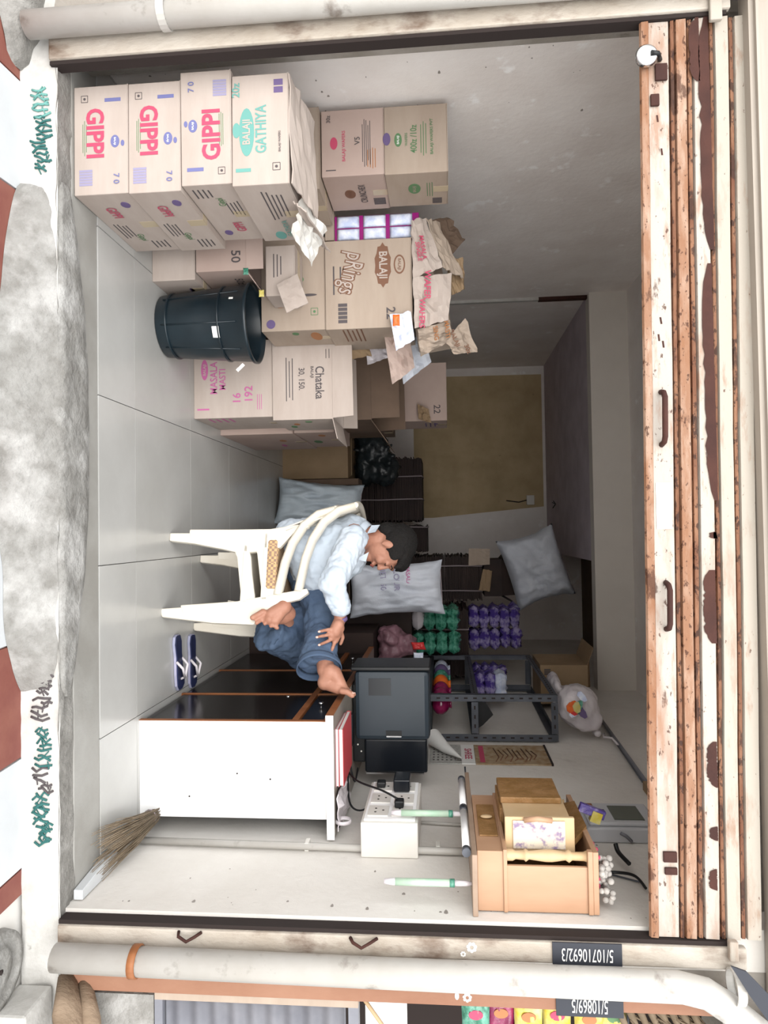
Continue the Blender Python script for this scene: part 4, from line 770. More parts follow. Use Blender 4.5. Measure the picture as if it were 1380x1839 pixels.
# packets on the rack
sd = 0
def pk(lab, px, py, y, w_, h_, m, rt=(1, -.4, 0), up=(0, 0, 1), d=.05, group=None, marks=None, name='snack_packet'):
    global sd; sd += 1
    return packet(name, lab, P(px, py, y=y), w_, h_, d, m, rt=V(*rt), up=V(*up), group=group, seed=sd, marks=marks)
def flat_pack(lab, x, y, z, w_, h_, d, m, group, rz=0):
    global sd; sd += 1
    return packet('snack_packet', lab, V(x, y, z+d/2), w_, h_, d, m, rt=V(math.cos(rz), math.sin(rz), 0), up=V(-math.sin(rz), math.cos(rz), 0), group=group, seed=sd)
on = ['bottom', 'second', 'third', 'fourth', 'top']
for i in range(5):
    flat_pack('mottled purple packet, '+on[i]+' of the pile on the dark bundle, man side', .66+.01*(i % 2), 5.36, 1.378+.076*i, .165, .22, .075, M_purple, 'purple packets piled on the dark bundle', .05*i)
    flat_pack('mottled purple packet, '+on[i]+' of the pile on the dark bundle, rack side', .83-.01*(i % 2), 5.34, 1.378+.077*i, .165, .22, .075, M_purple, 'purple packets piled on the dark bundle', -.04*i)
for i in range(3):
    flat_pack(['bottom', 'middle', 'top'][i]+' purple packet with silver of the three on the middle rack shelf', 1.0, 4.55, 1.377+.066*i, .17, .2, .07, [M_purple, M_purple, M_white2][i], 'purple packets on the middle rack shelf')
    flat_pack(['bottom', 'middle', 'top'][i]+' dark purple packet deep on the middle rack shelf', 1.0, 4.85, 1.377+.06*i, .15, .18, .065, M_purple, 'purple packets deep on the rack shelf')
flat_pack('small purple packet on top of the deep pile on the rack shelf', 1.0, 4.85, 1.56, .12, .14, .05, M_purple, None)
carton('dark_crate', 'tall black crate beyond the desk carrying the green foil packets', .50, .885, 4.70, 5.06, 0, .975, M_maroon, tape=False)
for i in range(4):
    flat_pack(on[i]+' green foil packet of the pile on the black crate, man side', .60, 4.80, .977+.078*i, .16, .21, .077, [M_bag, M_green, M_green, M_green][i], 'green foil packets on the crate', .05*i)
    flat_pack(on[i]+' green foil packet of the pile on the black crate, rack side', .77, 4.78, .977+.08*i, .16, .22, .078, M_green, 'green foil packets on the crate', -.05*i)
for i, (y, m, l) in enumerate([(4.95, M_white2, 'white round packet, furthest back'), (4.8, M_ipurp, 'blue-violet packet, third from the back'), (4.62, M_green, 'green round packet behind the orange one'), (4.46, M_orange, 'orange round packet'), (4.26, M_mag, 'dark magenta packet next to the orange one'), (4.1, M_mag, 'dark magenta packet, second from the near upright'), (3.97, M_mag, 'dark magenta packet nearest the upright')]):
    q = MB(); q.ell(V(.985, y, 1.167), (.062, .064, .05), n=18, m=12); q.tube([V(.985, y, 1.21), V(.985, y, 1.228)], [.02, .028], 10)
    q.build('round_packet', m, label=l+' in the shelf row', cat='packet', group='round packets in a row')
# carton, bag on top of the rack, sacks
tpz = 1.802
rcx = carton('rack_carton', 'brown carton with dark block letters lying on top of the steel rack', .88, 1.13, 4.55, 4.95, tpz, 2.10, M_cardb, marks=[('T', M_iblk, 'f', 'ESSEN', .0, -.22, .05, .8), ('B', M_iblk, 'f', -.32, -.35, .04, .04, 3)], opened=(20, 40, None, 60, .12))
bg_ = MB()
for c, r in (((1.0, 4.0, 1.93), (.12, .15, .115)), ((1.03, 4.2, 1.92), (.10, .13, .10)), ((.98, 3.95, 1.88), (.10, .11, .07)), ((.93, 4.25, 1.84), (.06, .18, .03)), ((1.06, 3.92, 1.97), (.06, .06, .08))): bg_.ell(V(*c), r)
cb = thing('plastic_bag', 'translucent carrier bag bulging with coloured wrappers on top of the rack end', 'bag', (1.0, 4.05, tpz))
bg_.build('bag_film', M_bag, cb, mods=remesh(.012, 3, .03, .06))
for i in range(9):
    m = [M_green, M_white2, M_orange, M_yellow, M_red, M_green, M_ipurp, M_white2, M_orange][i]
    a = R_.uniform(-1.2, 1.2); q = MB(); q.oval(V(.955+.045*R_.uniform(-1, 1), 3.832+.01*R_.random(), 1.86+.09*R_.random()), V(1, -.2, R_.uniform(-.5, .5)), Z1, .06, .04, .012, 7, .15); q.build('wrapper_patch', m, cb)
def sack(name, lab, c, w_, h_, d_, m, rt=X1, up=Z1, seed=1, n=30, wr=.02, prints=None):
    rt = Vector(rt).normalized(); up = Vector(up).normalized(); up = (up-rt*up.dot(rt)).normalized(); nn = rt.cross(up); c = Vector(c); q = MB()
    t_ = thing(name, lab, 'sack', c)
    for sgn in (1, -1):
        def fn(u, v, sgn=sgn):
            a, b = 2*u-1, 2*v-1; e = max(0, (1-abs(a)**3.6)*(1-abs(b)**4)); t = d_/2*e**.5
            k = 1-.10*(1-b*b)*0; wd = 1-.13*(1-abs(b)**2); hg = 1-.07*(1-abs(a)**2)
            w2 = wr*(nz(a*2.2+seed, b*2.2, seed)+.8*nz(a*5, b*2.5+seed, sgn)+.4*nz(a*13, b*7+seed, 3))*min(1, e*2.5)
            return c+rt*(a*w_/2*wd+.2*wr*nz(b*4, seed))+up*(b*h_/2*hg)+nn*sgn*(t+w2)
        q.grid(fn, n, n)
    q.f = [tuple(f) if i < n*n else tuple(reversed(f)) for i, f in enumerate(q.f)]
    q.build('woven_fabric', m, t_)
    q2 = MB(); q2.tube([c+rt*(w_/2*(-.95+1.9*k/10))+up*h_/2*.95+nn*.003*(-1)**k for k in range(11)], .003, 5); q2.build('stitched_seam', M_string, t_)
    if prints:
        for (mm, txt, u, v, sz) in prints: k = MB(); k.text(txt, c+rt*u*w_+up*v*h_+nn*(d_/2*1.08), rt, up, sz, off=.01); k.build('printed_lettering', mm, t_)
    return t_
s1 = P(710, 1045, y=4.3)
sack('woven_sack', 'white woven sack with purple and pink print standing behind the seated man', V(s1.x+.05, 4.38, .895), .34, .60, .17, M_sack, rt=V(1, -.05, .04), up=V(-.03, 0, 1), seed=3, wr=.03, prints=[(M_ilav, 'NET 50', -.22, -.12, .05), (M_ipink, 'MASALA', -.25, .14, .035), (M_ilav, 'FLOUR', -.2, .02, .05)])
carton('brown_carton', 'dark carton on the floor under the white printed sack, behind the chairs', .12, .46, 4.3, 4.6, 0, .59, M_maroon)
s2 = P(632, 900, y=5.0)
sack('woven_sack', 'bluish white woven sack leaning by the brown cartons, behind the chair back', V(s2.x+.02, 4.93, .315), .34, .62, .26, M_sack2, rt=V(1, -.1, -.1), up=V(.12, .1, 1), seed=9, wr=.03)
s3 = P(965, 1020, y=5.45)
sack('woven_sack', 'plump white woven sack propped high on the dark bundles under the loft opening', V(s3.x, 5.55, s3.z), .58, .46, .32, M_sack, rt=V(.9, 0, .28), up=V(-.25, 0, 1), seed=14, wr=.04)
# dark bundles of flattened cartons
def bundle(lab, x0, x1, y0, y1, z1, seed, ties, z0=0):
    t = thing('carton_bundle', lab, 'carton bundle', ((x0+x1)/2, (y0+y1)/2, z0)); r = random.Random(seed); q = MB(); z = z0
    while z < z1:
        h = r.uniform(.005, .014); a, b, c = r.uniform(-.012, .012), r.uniform(-.012, .012), r.uniform(-.02, .02)
        q.box((x0+a, y0+c, z), (x1+b, y1+c, min(z1, z+h-.0015))); z += h
    q.build('flattened_sheets', M_maroon, t, kind='stuff')
    for x in ties:
        k = MB(); k.tube([V(x+.004*r.uniform(-1, 1), y0-.024+.003*math.sin(i), z0+.02+(z1+.0-z0-.02)*i/8) for i in range(9)]+[V(x, (y0+y1)/2, z1+.008)], .006, 6); k.build('tie_string', M_string, t)
    return t
bundle('low bundle of dark flattened cartons tied with pale strings, before the ochre wall', -.62, -.075, 6.0, 6.5, 1.02, 1, (-.46, -.26))
bundle('second bundle of dark flattened cartons with one slack tie, behind the man', -.035, .185, 5.9, 6.4, 1.06, 2, (-.02,))
bundle('tall bundle of dark flattened cartons reaching up under the big propped sack', .22, .575, 5.65, 6.2, 1.50, 3, (.30, .50))
bundle('stack of dark flattened cartons between the tall bundle and the rack', .605, 1.1, 5.25, 5.8, 1.37, 4, (.75,))
carton('brown_carton', 'dark torn carton with a pale inside, thrown on the tall bundle under the sack', .25, .55, 5.68, 6.0, 1.52, 1.66, M_maroon, opened=(40, 60, 100, 50, .12))
crumple('cardboard_flap', 'pale brown square of cardboard caught in front of the tall dark bundle', [P(842, 985, y=5.6), P(842, 1016, y=5.6), P(880, 1014, y=5.62), P(880, 986, y=5.62)], M_card, seed=51, amp=.008)
crumple('cardboard_flap', 'slim curved tan strip of cardboard below the pale square on the tall bundle', [P(868, 1022, y=5.6), P(860, 1060, y=5.6), P(880, 1062, y=5.62), P(884, 1025, y=5.62)], M_cardb, seed=52, amp=.01)
q = MB()
for i in range(60):
    c = V(R_.uniform(.05, .62), R_.uniform(5.8, 6.2), 1.52+R_.random()*.02 if 0 else 1.0); x = R_.uniform(.26, .54); c = V(x, R_.uniform(6.05, 6.15), 1.525); q.tube([c, c+V(R_.uniform(-.04, .04), 0, R_.uniform(.02, .07)), c+V(R_.uniform(-.08, .08), 0, R_.uniform(.0, .08))], .006, 4)
q.build('twisted_strips', M_maroon, kind='stuff', label='tangle of dark torn strips on top of the tall bundle', cat='strips')
# black polythene heap
q = MB()
for c, r in (((-.62, 5.38, .66), (.17, .14, .13)), ((-.48, 5.42, .74), (.14, .12, .13)), ((-.68, 5.4, .6), (.12, .14, .08)), ((-.5, 5.38, .60), (.16, .12, .08))): q.ell(V(*c), r)
for i in range(7): a = R_.random()*6; c = V(-.58+.1*math.cos(a), 5.3, .68+.08*math.sin(a)); q.tube([c, c+V(.08*math.cos(a), -.04, .08*math.sin(a))], [.03, .012], 8)
q.build('black_bag_heap', M_blackbag, mods=remesh(.016, 2, .05, .05), label='heap of crumpled black polythene bags above the brown cartons in the shadow', cat='bag')
# clutter between the sack, the desk and the rack
q = MB()
for c, r in (((.68, 4.42, .85), (.08, .09, .08)), ((.73, 4.45, .95), (.07, .08, .07)), ((.78, 4.42, .85), (.08, .08, .08)), ((.82, 4.4, .82), (.05, .06, .05))): q.ell(V(*c), r)
q.build('brown_bag', mat('brown_bag', '8a6670', '6e5058', 10, .4, .5, 30), mods=remesh(.012, 2, .05, .05), label='crumpled mauve-brown plastic bag on the crate just beyond the desk top', cat='bag')
carton('dark_crate', 'black crate standing on the floor past the far end of the desk', .62, .88, 4.2, 4.62, 0, .765, M_maroon, tape=False)
packet('snack_packet', 'small red packet on the mauve bag beyond the desk', V(.73, 4.38, 1.03), .05, .08, .03, M_red, rt=(1, 0, .3))
packet('snack_packet', 'white and yellow flat packet on the rack foot shelf end', P(752, 1182, y=4.35), .07, .06, .02, M_white2)
q = MB(); q.prism([P(600, 1183, y=4.2), P(632, 1183, y=4.2), P(632, 1199, y=4.2), P(600, 1199, y=4.2)], V(0, .004, 0)); q.build('beige_card', M_cardp, label='small beige card propped against the far end of the desk', cat='card', loc=None)
crumple('crumpled_paper', 'white paper scrap on the floor by the far door of the desk', [P(425, 1160, y=4.2), P(426, 1172, y=4.18), P(438, 1170, y=4.2), P(438, 1160, y=4.22)], M_paper, seed=61, amp=.01, t=.002, cat='paper')
# ------------------------------------------------------------------ on the right wall
cl = thing('wall_calendar', 'wall calendar strip with red header and sepia drawing, between the rack and the machine', 'calendar', (1.16, 3.6, 1.1))
MB().box((1.163, 3.50, 1.34), (1.169, 3.80, 1.715)).build('printed_sheet', mat('sepia_print', 'd3bfa0', 'b08d66', 26, .7), cl)
MB().box((1.163, 3.50, 1.27), (1.168, 3.80, 1.338)).build('header', M_paper, cl)
q = MB(); q.text('SHREE', V(1.1625, 3.65, 1.305), -Y1, Z1, .05, off=.02, squash=1.2); q.rect(V(1.1625, 3.65, 1.375), -Y1, Z1, .26, .025); q.build('header_lettering', M_ired, cl)
MB().box((1.163, 3.50, 1.11), (1.168, 3.80, 1.268)).build('month_sheet', mat('month_print', 'd4d3cd', 'b4b3ae', 60, .8), cl)
q = MB(); q.text('23', V(1.1625, 3.56, 1.25), -Y1, Z1, .05); 
for i in range(5):
    for j in range(6): q.rect(V(1.1625, 3.55+.04*j, 1.13+.022*i), -Y1, Z1, .014, .009)
q.build('month_lettering', M_iblk, cl, kind='stuff'); MB().box((1.160, 3.495, 1.708), (1.1695, 3.805, 1.718)).build('hanging_rod', M_dark, cl)
for i in range(9):
    k = MB(); z = 1.44+.024*i; k.tube([V(1.1622, 3.53+.02*(i % 3), z), V(1.1618, 3.6+.03*math.sin(i), z+.02), V(1.1622, 3.72+.02*math.cos(i*2), z)], .003, 5); k.build('drawn_line', M_ibr, cl)
q = MB(); a, b = P(778, 1330, x=1.13), P(830, 1362, x=1.14); q.tube([a+V(-.02, 0, 0), (a+b)/2, b], [.045, .025, .002], 16, caps=False); q.build('paper_cone', M_paper, label='rolled white paper cone stuck on the wall beside the calendar', cat='paper')
# shelf with tube lamp below and the shrine
shf = thing('wall_shelf', 'thin wooden shelf on the wall carrying the little shrine', 'shelf', (1.08, 2.5, 1.27))
MB().box((.985, 2.14, 1.268), (1.169, 2.86, 1.284)).build('board', mat('shelf_board', '9c8674', '8a7564', 8, .5), shf, bevel=.002)
MB().box((1.05, 2.86, 1.272), (1.056, 3.12, 1.279)).build('projecting_rod', M_steel, shf)
for (ya_, yb_, l) in ((2.21, 2.50, 'white tube lamp under the near half of the shrine shelf'), (2.54, 2.80, 'white tube lamp under the far half of the shrine shelf')):
    t = thing('tube_lamp', l, 'lamp', (1.02, (ya_+yb_)/2, 1.24)); q = MB(); q.tube([V(1.0, ya_, 1.253), V(1.0, yb_, 1.253)], .0125, 12); q.build('glass_tube', M_lam, t)
    for y in (ya_-.012, yb_+.012): MB().tube([V(1.0, y-.012, 1.253), V(1.0, y+.012, 1.253)], .014, 12).build('end_cap', M_steel, t)
for i, (x_, y_, l) in enumerate([(1.02, 2.53, 'pale green plastic tube hanging under the middle of the shrine shelf'), (1.10, 2.20, 'pale green plastic tube hanging under the near end of the shrine shelf')]):
    t = thing('hanging_tube', l, 'tube', (x_, y_, 1.0)); 
    MB().tube([V(x_, y_, 1.03), V(x_, y_, 1.20)], .0115, 12).build('green_body', M_greenp, t); MB().tube([V(x_, y_, 1.20), V(x_, y_, 1.215)], .0125, 12).build('green_band', M_green, t)
    MB().tube([V(x_, y_, 1.215), V(x_, y_, 1.25), V(x_, y_, 1.268)], [.009, .008, .005], 10).build('clear_tip', M_bag, t); MB().tube([V(x_, y_, .995), V(x_, y_, 1.03)], [.008, .011], 10).build('cap', M_bag, t)
MB().box((1.10, 2.70, 1.285), (1.168, 2.85, 1.36)).build('grey_box', M_greyp, bevel=.002, label='small grey-blue box at the far end of the shrine shelf', cat='box')
# wooden shrine
sr = thing('wooden_shrine', 'small pale wooden shrine cabinet with carved porch and column, on the wall shelf', 'shrine', (1.08, 2.36, 1.285))
bx0, bx1, by0, by1, bz = 1.02, 1.166, 2.17, 2.62, 1.285
def bpart(name, a, b, m=M_wood, bev=.002): return MB().box(a, b).build(name, m, sr, bevel=bev)
bpart('base_drawer_box', (bx0-.035, by0, bz), (bx1, by1, bz+.085))
bpart('side_panel', (bx0+.008, by0, bz+.085), (bx1, by0+.012, bz+.345)); bpart('side_panel', (bx0+.03, by1-.012, bz+.085), (bx1, by1, bz+.345))
bpart('back_panel', (bx1-.01, by0+.012, bz+.085), (bx1, by1-.012, bz+.345), M_woodd); bpart('top_board', (bx0-.04, by0-.006, bz+.345), (bx1, by1+.006, bz+.362))
bpart('moulding', (bx0-.042, by0-.006, bz+.078), (bx1, by1+.006, bz+.09)); bpart('moulding', (bx0-.042, by0-.008, bz+.33), (bx1, by0+.012, bz+.345))
dr = bpart('drawer_front', (bx0-.040, by0+.10, bz+.012), (bx0-.035, by1-.1, bz+.072), M_woodd); MB().ell(V(bx0-.046, 2.40, bz+.042), (.005, .012, .02), n=10, m=8).build('drawer_pull', M_woodl, dr)
q = MB(); q.lathe([(.017, 0), (.017, .02), (.012, .03), (.014, .055), (.019, .06), (.012, .07), (.018, .12), (.018, .14), (.012, .18), (.019, .19), (.012, .2), (.013, .235), (.017, .245)], V(bx0-.015, by0+.022, bz+.088), 16); q.build('turned_column', M_woodl, sr)
q = MB(); q.lathe([(.017, 0), (.017, .02), (.012, .03), (.014, .055), (.019, .06), (.012, .07), (.018, .12), (.018, .14), (.012, .18), (.019, .19), (.012, .2), (.013, .235), (.017, .245)], V(bx0-.015, by1-.022, bz+.088), 16); q.build('turned_column', M_woodl, sr)
# projecting picture frame and carved canopy on the front
fx0, fx1 = .925, .985
pf = bpart('front_frame', (fx0, by0+.09, bz+.095), (fx0+.012, by0+.30, bz+.30), M_woodl); 
pf_ = MB(); pf_.box((fx0-.02, by0+.06, bz+.09), (fx0+.09, by0+.075, bz+.305)); pf_.build('carved_wing', M_woodl, sr, bevel=.003)
MB().box((fx0-.01, by0+.055, bz+.115), (fx0+.075, by0+.059, bz+.275)).build('picture_panel', mat('faded_picture', 'e9dcc8', '9a86a5', 30, .6, lo=.5, hi=.62), sr)
q = MB(); q.tube([V(fx0-.012, by0+.057, bz+.15), V(fx0-.02, by0+.05, bz+.19), V(fx0-.012, by0+.057, bz+.235)], .009, 8); q.build('scroll_carving', M_wood, sr)
q = MB(); q.box((fx0+.01, by0+.20, bz+.085), (bx0, by1-.03, bz+.10)); q.box((fx0+.01, by0+.20, bz+.28), (bx0, by1-.03, bz+.295)); q.box((fx0-.02, by0+.22, bz+.09), (fx0-.0, by1-.04, bz+.29)); q.build('carved_porch', M_woodd, sr, bevel=.003)
q = MB(); q.prism([V(bx0-.02, by0+.1, bz+.30), V(bx0-.02, by1-.04, bz+.30), V(bx0-.05, by1-.08, bz+.36), V(bx0-.05, by0+.16, bz+.36)], V(.02, 0, 0)); q.build('fretwork', M_woodd, sr)
q = MB(); q.box((bx0-.1, by0+.25, bz+.20), (bx0-.035, by1-.02, bz+.29)); q.build('carved_crest', M_woodd, sr, bevel=.01)
q = MB()
for i in range(60):
    a = V(1.08+.06*R_.uniform(-1, 1), by0+.045+.035*R_.uniform(-1, 1), bz+.372+.035*R_.random()); q.ell(a, .008+.003*R_.random(), n=7, m=5)
q.build('dried_garland', M_beads, kind='stuff', label='heap of grey dried beads and flowers on top of the shrine', cat='garland')
q = MB()
for i in range(24): a = V(1.0+.12*R_.random(), by0+.03+.10*R_.random(), bz+.368); q.ell(a, .008, n=6, m=5)
q.build('red_petals', M_ired, kind='stuff', label='scattering of faded pink petals beside the bead heap on the shrine', cat='petals')
ic = thing('incense_packet', 'violet incense packet with a yellow end leaning on the shrine top', 'packet', (1.0, 2.5, 1.65))
MB().box((.97, 2.48, 1.65), (1.0, 2.50, 1.74), R=Matrix.Rotation(.35, 3, 'Y')).build('sleeve', M_purple, ic, bevel=.002); MB().box((.985, 2.476, 1.69), (1.022, 2.50, 1.725), R=Matrix.Rotation(.35, 3, 'Y')).build('end_flap', M_yellow, ic)
# electricity meter
mt = thing('electricity_meter', 'grey electricity meter with a dark display, on the wall above the shrine', 'meter', (1.1, 2.75, 1.73))
M0, M1, M2, M3 = P(1045, 1440, x=1.07), P(1150, 1440, x=1.07), P(1155, 1478, x=1.07), P(1060, 1478, x=1.07)
MB().box((1.115, 2.66, 1.71), (1.169, 2.88, 1.985)).build('case', M_meter, mt, bevel=.006); MB().box((1.10, 2.675, 1.722), (1.115, 2.865, 1.972)).build('cover', M_meter, mt, bevel=.006)
MB().box((1.097, 2.70, 1.82), (1.1005, 2.83, 1.93)).build('display', M_lcd, mt); MB().box((1.097, 2.70, 1.74), (1.1005, 2.85, 1.765)).build('rating_label', M_edge, mt); MB().box((1.096, 2.75, 1.785), (1.1005, 2.79, 1.80)).build('seal', M_black, mt)
q = MB(); q.tube([V(1.13, 2.657, 1.83), V(1.14, 2.656, 1.85), V(1.16, 2.656, 1.87)], .006, 6); q.build('cobweb_stain', M_greyp, mt)
cable('black cable running from the shutter box down to the shrine top', [V(1.15, 2.30, 1.82), V(1.14, 2.36, 1.80), V(1.15, 2.40, 1.74), V(1.14, 2.36, 1.66)], .005)
cable('short thick black cable stub poking out near the shutter, above the shrine', [V(1.13, 2.42, 1.80), V(1.12, 2.48, 1.78), V(1.10, 2.50, 1.775)], .008)
cable('thin grey wire along the wall beside the short black stub', [V(1.165, 2.37, 1.82), V(1.164, 2.42, 1.73), V(1.15, 2.44, 1.66)], .003, m=M_steel)
# tube-light batten hanging diagonally
tb_ = thing('light_batten', 'long thin light batten with loose wires, slanting down the wall near the ceiling', 'light', (1.15, 3.7, 2.1))
MB().tube([V(1.152, 4.35, 2.12), V(1.152, 3.17, 2.085)], .010, 8).build('batten', M_greyp, tb_); MB().tube([V(1.135, 4.30, 2.10), V(1.135, 3.2, 2.06)], .004, 8).build('rod', M_steel, tb_)
MB().box((1.13, 3.13, 2.06), (1.169, 3.2, 2.11)).build('end_holder', M_cardb, tb_)
q = MB(); q.ell(V(1.14, 4.0, 2.03), .024); q.ell(V(1.13, 3.92, 2.02), .02); q.tube([V(1.14, 3.95, 2.06), V(1.13, 3.85, 2.04), V(1.12, 3.80, 2.07), V(1.13, 3.72, 2.08)], .006, 6); q.build('bulb_cluster', M_bag, tb_)
# back wall switch and wire
sw_ = thing('wall_socket', 'small white socket with a dangling wire on the back wall', 'socket', (-.3, 7.39, 2.05))
c = P(953, 898, y=7.38); MB().box((c.x-.05, 7.365, c.z-.04), (c.x+.05, 7.394, c.z+.04)).build('plate', M_white, sw_, bevel=.004)
MB().tube([V(c.x, 7.37, c.z-.04), V(c.x+.02, 7.38, c.z-.12), V(c.x, 7.385, c.z-.25)], .006, 5).build('wire', M_dark, sw_)
c = P(1000, 905, z=2.28); q = MB()
for a in range(3): q.tube([V(c.x, c.y, 2.272), V(c.x+.04*math.cos(a*2), c.y-.03+.05*math.sin(a*2), 2.24)], .004, 5)
q.build('ceiling_wires', M_black, label='tuft of black wires poking from the back ceiling', cat='wires')
# ------------------------------------------------------------------ two nested plastic armchairs
FR1, FR2 = V(.006, 2.969, 0), V(.336, 2.872, 0)          # near rear foot, near front foot on the floor
cf = (FR2-FR1).normalized(); cn = V(-cf.y, cf.x, 0)      # facing direction, and the direction toward the far side
def CP(px, py, off=0):                                   # pixel -> point on the chair's near side plane, moved off toward the far side
    d = Vector(ray(px, py)); o = V(*CAM); t = ((FR1+cn*off)-o).dot(cn)/d.dot(cn); return o+d*t
CW = .43
def chair(name, lab, grp):
    t = thing(name, lab, 'chair', (.2, 3.1, 0), group=grp)
    def slab(nm, pix, off, th):
        MB().prism([CP(a, b)+cn*off for a, b in pix], cn*th).build(nm, M_chair, t, bevel=.005)
    fl_ = [(287, 1093), (290, 1108), (381, 1119), (455, 1122), (463, 1112), (462, 1092), (500, 1083), (517, 1071), (514, 1063), (498, 1066), (432, 1078), (402, 1085)]
    rl = [(305, 957), (304, 971), (348, 976), (400, 986), (430, 993), (466, 990), (490, 965), (520, 952), (500, 948), (450, 956), (380, 957)]
    ap = [(418, 984), (425, 1000), (428, 1030), (433, 1082), (458, 1080), (452, 1030), (450, 1000), (446, 984)]
    for off, th in ((0, .032), (CW-.032, .032)):
        slab('leg', fl_, off, th); slab('leg', rl, off, th); slab('side_apron', ap, off+.004, .02)
        arm = [(498, 1068), (503, 1045), (511, 1010), (524, 975), (545, 943), (572, 922), (602, 914)]
        pts = [CP(a, b)+cn*(off+th/2) for a, b in arm]
        if off > 0: pts = [CP(a, b)+cn*(off+th/2) for a, b in arm]
        q = MB(); q.tube(pts, [(.034, .019)]*6+[(.03, .018)], 12, flat=(cn, 1)); q.build('armrest', M_chair, t, bevel=0)
    # seat pan
    a, b = CP(462, 962), CP(455, 1085); z = .335; a.z = z; b.z = z; c_, d_ = b+cn*CW, a+cn*CW; e_ = V(0, 0, .02)
    q = MB(); q.hexa([a, b, c_, d_, a+e_, b+e_+V(0, 0, .012), c_+e_+V(0, 0, .012), d_+e_]); q.build('seat', M_chair, t, bevel=.006)
    q = MB(); q.prism([b-cf*.01, b-cf*.01+cn*CW, b-cf*.03+cn*(CW-.06)-V(0, 0, .07), b-cf*.03+cn*.06-V(0, 0, .07)], cf*.012); q.build('front_apron', M_chair, t, bevel=.003)
    # backrest, bowed, with slots
    p0, p1 = CP(478, 960), CP(602, 914)
    for k in range(5):
        f0, f1 = k/5+.015, (k+1)/5-.015
        if k in (0, 4): f0, f1 = (0 if k == 0 else f0), (1 if k == 4 else f1)
        q = MB(); q.grid(lambda u, v: (p0*(1-v)+p1*v)+cn*CW*(f0+(f1-f0)*u)-cf*(.045*math.sin(math.pi*(f0+(f1-f0)*u))*(.3+v)), 3, 8); q.build('backrest_slat', M_chair, t, solid=.006)
    q = MB(); q.tube([p1+cn*CW*(i/12)-cf*(.058*math.sin(math.pi*i/12)) for i in range(13)], .013, 10); q.build('top_rail', M_chair, t)
    return t
ch = chair('plastic_chair', 'lower white plastic armchair of the nested pair the man sits on', 'nested plastic armchairs')
ch2 = copy_tree(ch); ch2.location = ch.location+V(-.003, .0, .088)+cf*(-.012); ch2['label'] = 'upper white plastic armchair, nested into the lower one under the seated man'
# trim the upper chair's feet so they stay inside the lower one: shared meshes, so scale the feet by nesting only
cu_a, cu_b = CP(484, 968), CP(484, 1058)
zc = .440
q = MB(); a = V(cu_a.x, cu_a.y, zc); b = V(cu_b.x, cu_b.y, zc)
def cush(u, v):
    return None
q.hexa([a+cn*-.004, b+cn*-.004, b+cn*(CW-.015), a+cn*(CW-.015), a+cn*-.004+Z1*.05, b+cn*-.004+Z1*.048, b+cn*(CW-.015)+Z1*.048, a+cn*(CW-.015)+Z1*.05])
q.build('seat_cushion', M_plaid, bevel=.012, label='brown checked cushion on the seat of the upper plastic chair', cat='cushion')
# ------------------------------------------------------------------ the seated man
def W(px, py, y): return P(px, py, y=y)
man = thing('person', 'barefoot man in a pale blue shirt and slate trousers dozing in the plastic chairs', 'person', (.15, 3.1, .5))
hipR, hipL = W(535, 1002, 3.19), W(540, 1000, 3.30)
kneeR, ankR = W(580, 1088, 3.10), W(585, 1203, 2.87)
kneeL, ankL = W(548, 1172, 3.30), W(508, 1108, 3.06)
belly, chest, neckb = W(572, 1010, 3.18), W(606, 990, 3.17), W(652, 966, 3.15)
shR, shL = W(634, 968, 3.02), W(640, 975, 3.34)
elR, wrR = W(597, 1048, 2.87), W(612, 1110, 2.915)
elL, wrL = W(560, 1015, 3.46), W(545, 1085, 3.42)
hd = W(700, 984, 3.12)
F = V(.93, -.18, -.30).normalized(); U = (V(.22, -.03, .97)-F*V(.22, -.03, .97).dot(F)).normalized(); S = U.cross(F) # S points to his left (away) 
S = F.cross(U)*-1
HR = Matrix((F, S, U)).transposed().to_3x3()
def H(a, b, c): return hd+F*a+S*b+U*c
body = MB()
# trunk under the clothes, neck, arms, legs: one surface
body.cap(belly, .105, chest, .12); body.cap(W(552, 988, 3.2), .10, belly, .11); body.cap(chest, .12, neckb-Z1*.05, .08); body.cap(shR, .045, shL, .045)
body.cap(neckb, .058, H(-.02, 0, -.05), .055)
body.ell(H(-.012, 0, .022), (.095, .074, .082), HR, 24, 18); body.ell(H(.022, 0, -.015), (.066, .063, .085), HR, 20, 14)
body.ell(H(.055, 0, -.075), (.032, .034, .026), HR); body.ell(H(.076, 0, -.088), (.014, .017, .013), HR)      # jaw, chin
body.cap(H(.084, 0, .020), .008, H(.101, 0, -.018), .0105); body.ell(H(.094, .010, -.021), (.009, .008, .007), HR); body.ell(H(.094, -.010, -.021), (.009, .008, .007), HR)
body.ell(H(.086, 0, .038), (.010, .04, .010), HR)                                                                # brow
for s_ in (1, -1):
    body.ell(H(.062, .035*s_, -.022), (.025, .020, .022), HR)                                                     # cheek
    body.ell(H(.072, .030*s_, .014), (.013, .014, .010), HR)                                                      # closed eyelid
    body.ell(H(-.004, .074*s_, -.004), (.016, .008, .026), HR); body.ell(H(.000, .075*s_, -.024), (.008, .006, .010), HR)   # ear
body.ell(H(.090, 0, -.048), (.012, .024, .010), HR)
body.cap(shR, .048, elR, .040); body.cap(elR, .038, wrR, .025); body.cap(shL, .048, elL, .038); body.cap(elL, .036, wrL, .024)
body.cap(hipR, .085, kneeR, .058); body.cap(kneeR, .052, ankR, .036); body.cap(hipL, .085, kneeL, .058); body.cap(kneeL, .052, ankL, .036)
def fingers(mb, palm, tips, r=.0078):
    for base, mid, tip in tips: mb.cap(base, r*1.1, mid, r, 10); mb.cap(mid, r, tip, r*.82, 10)
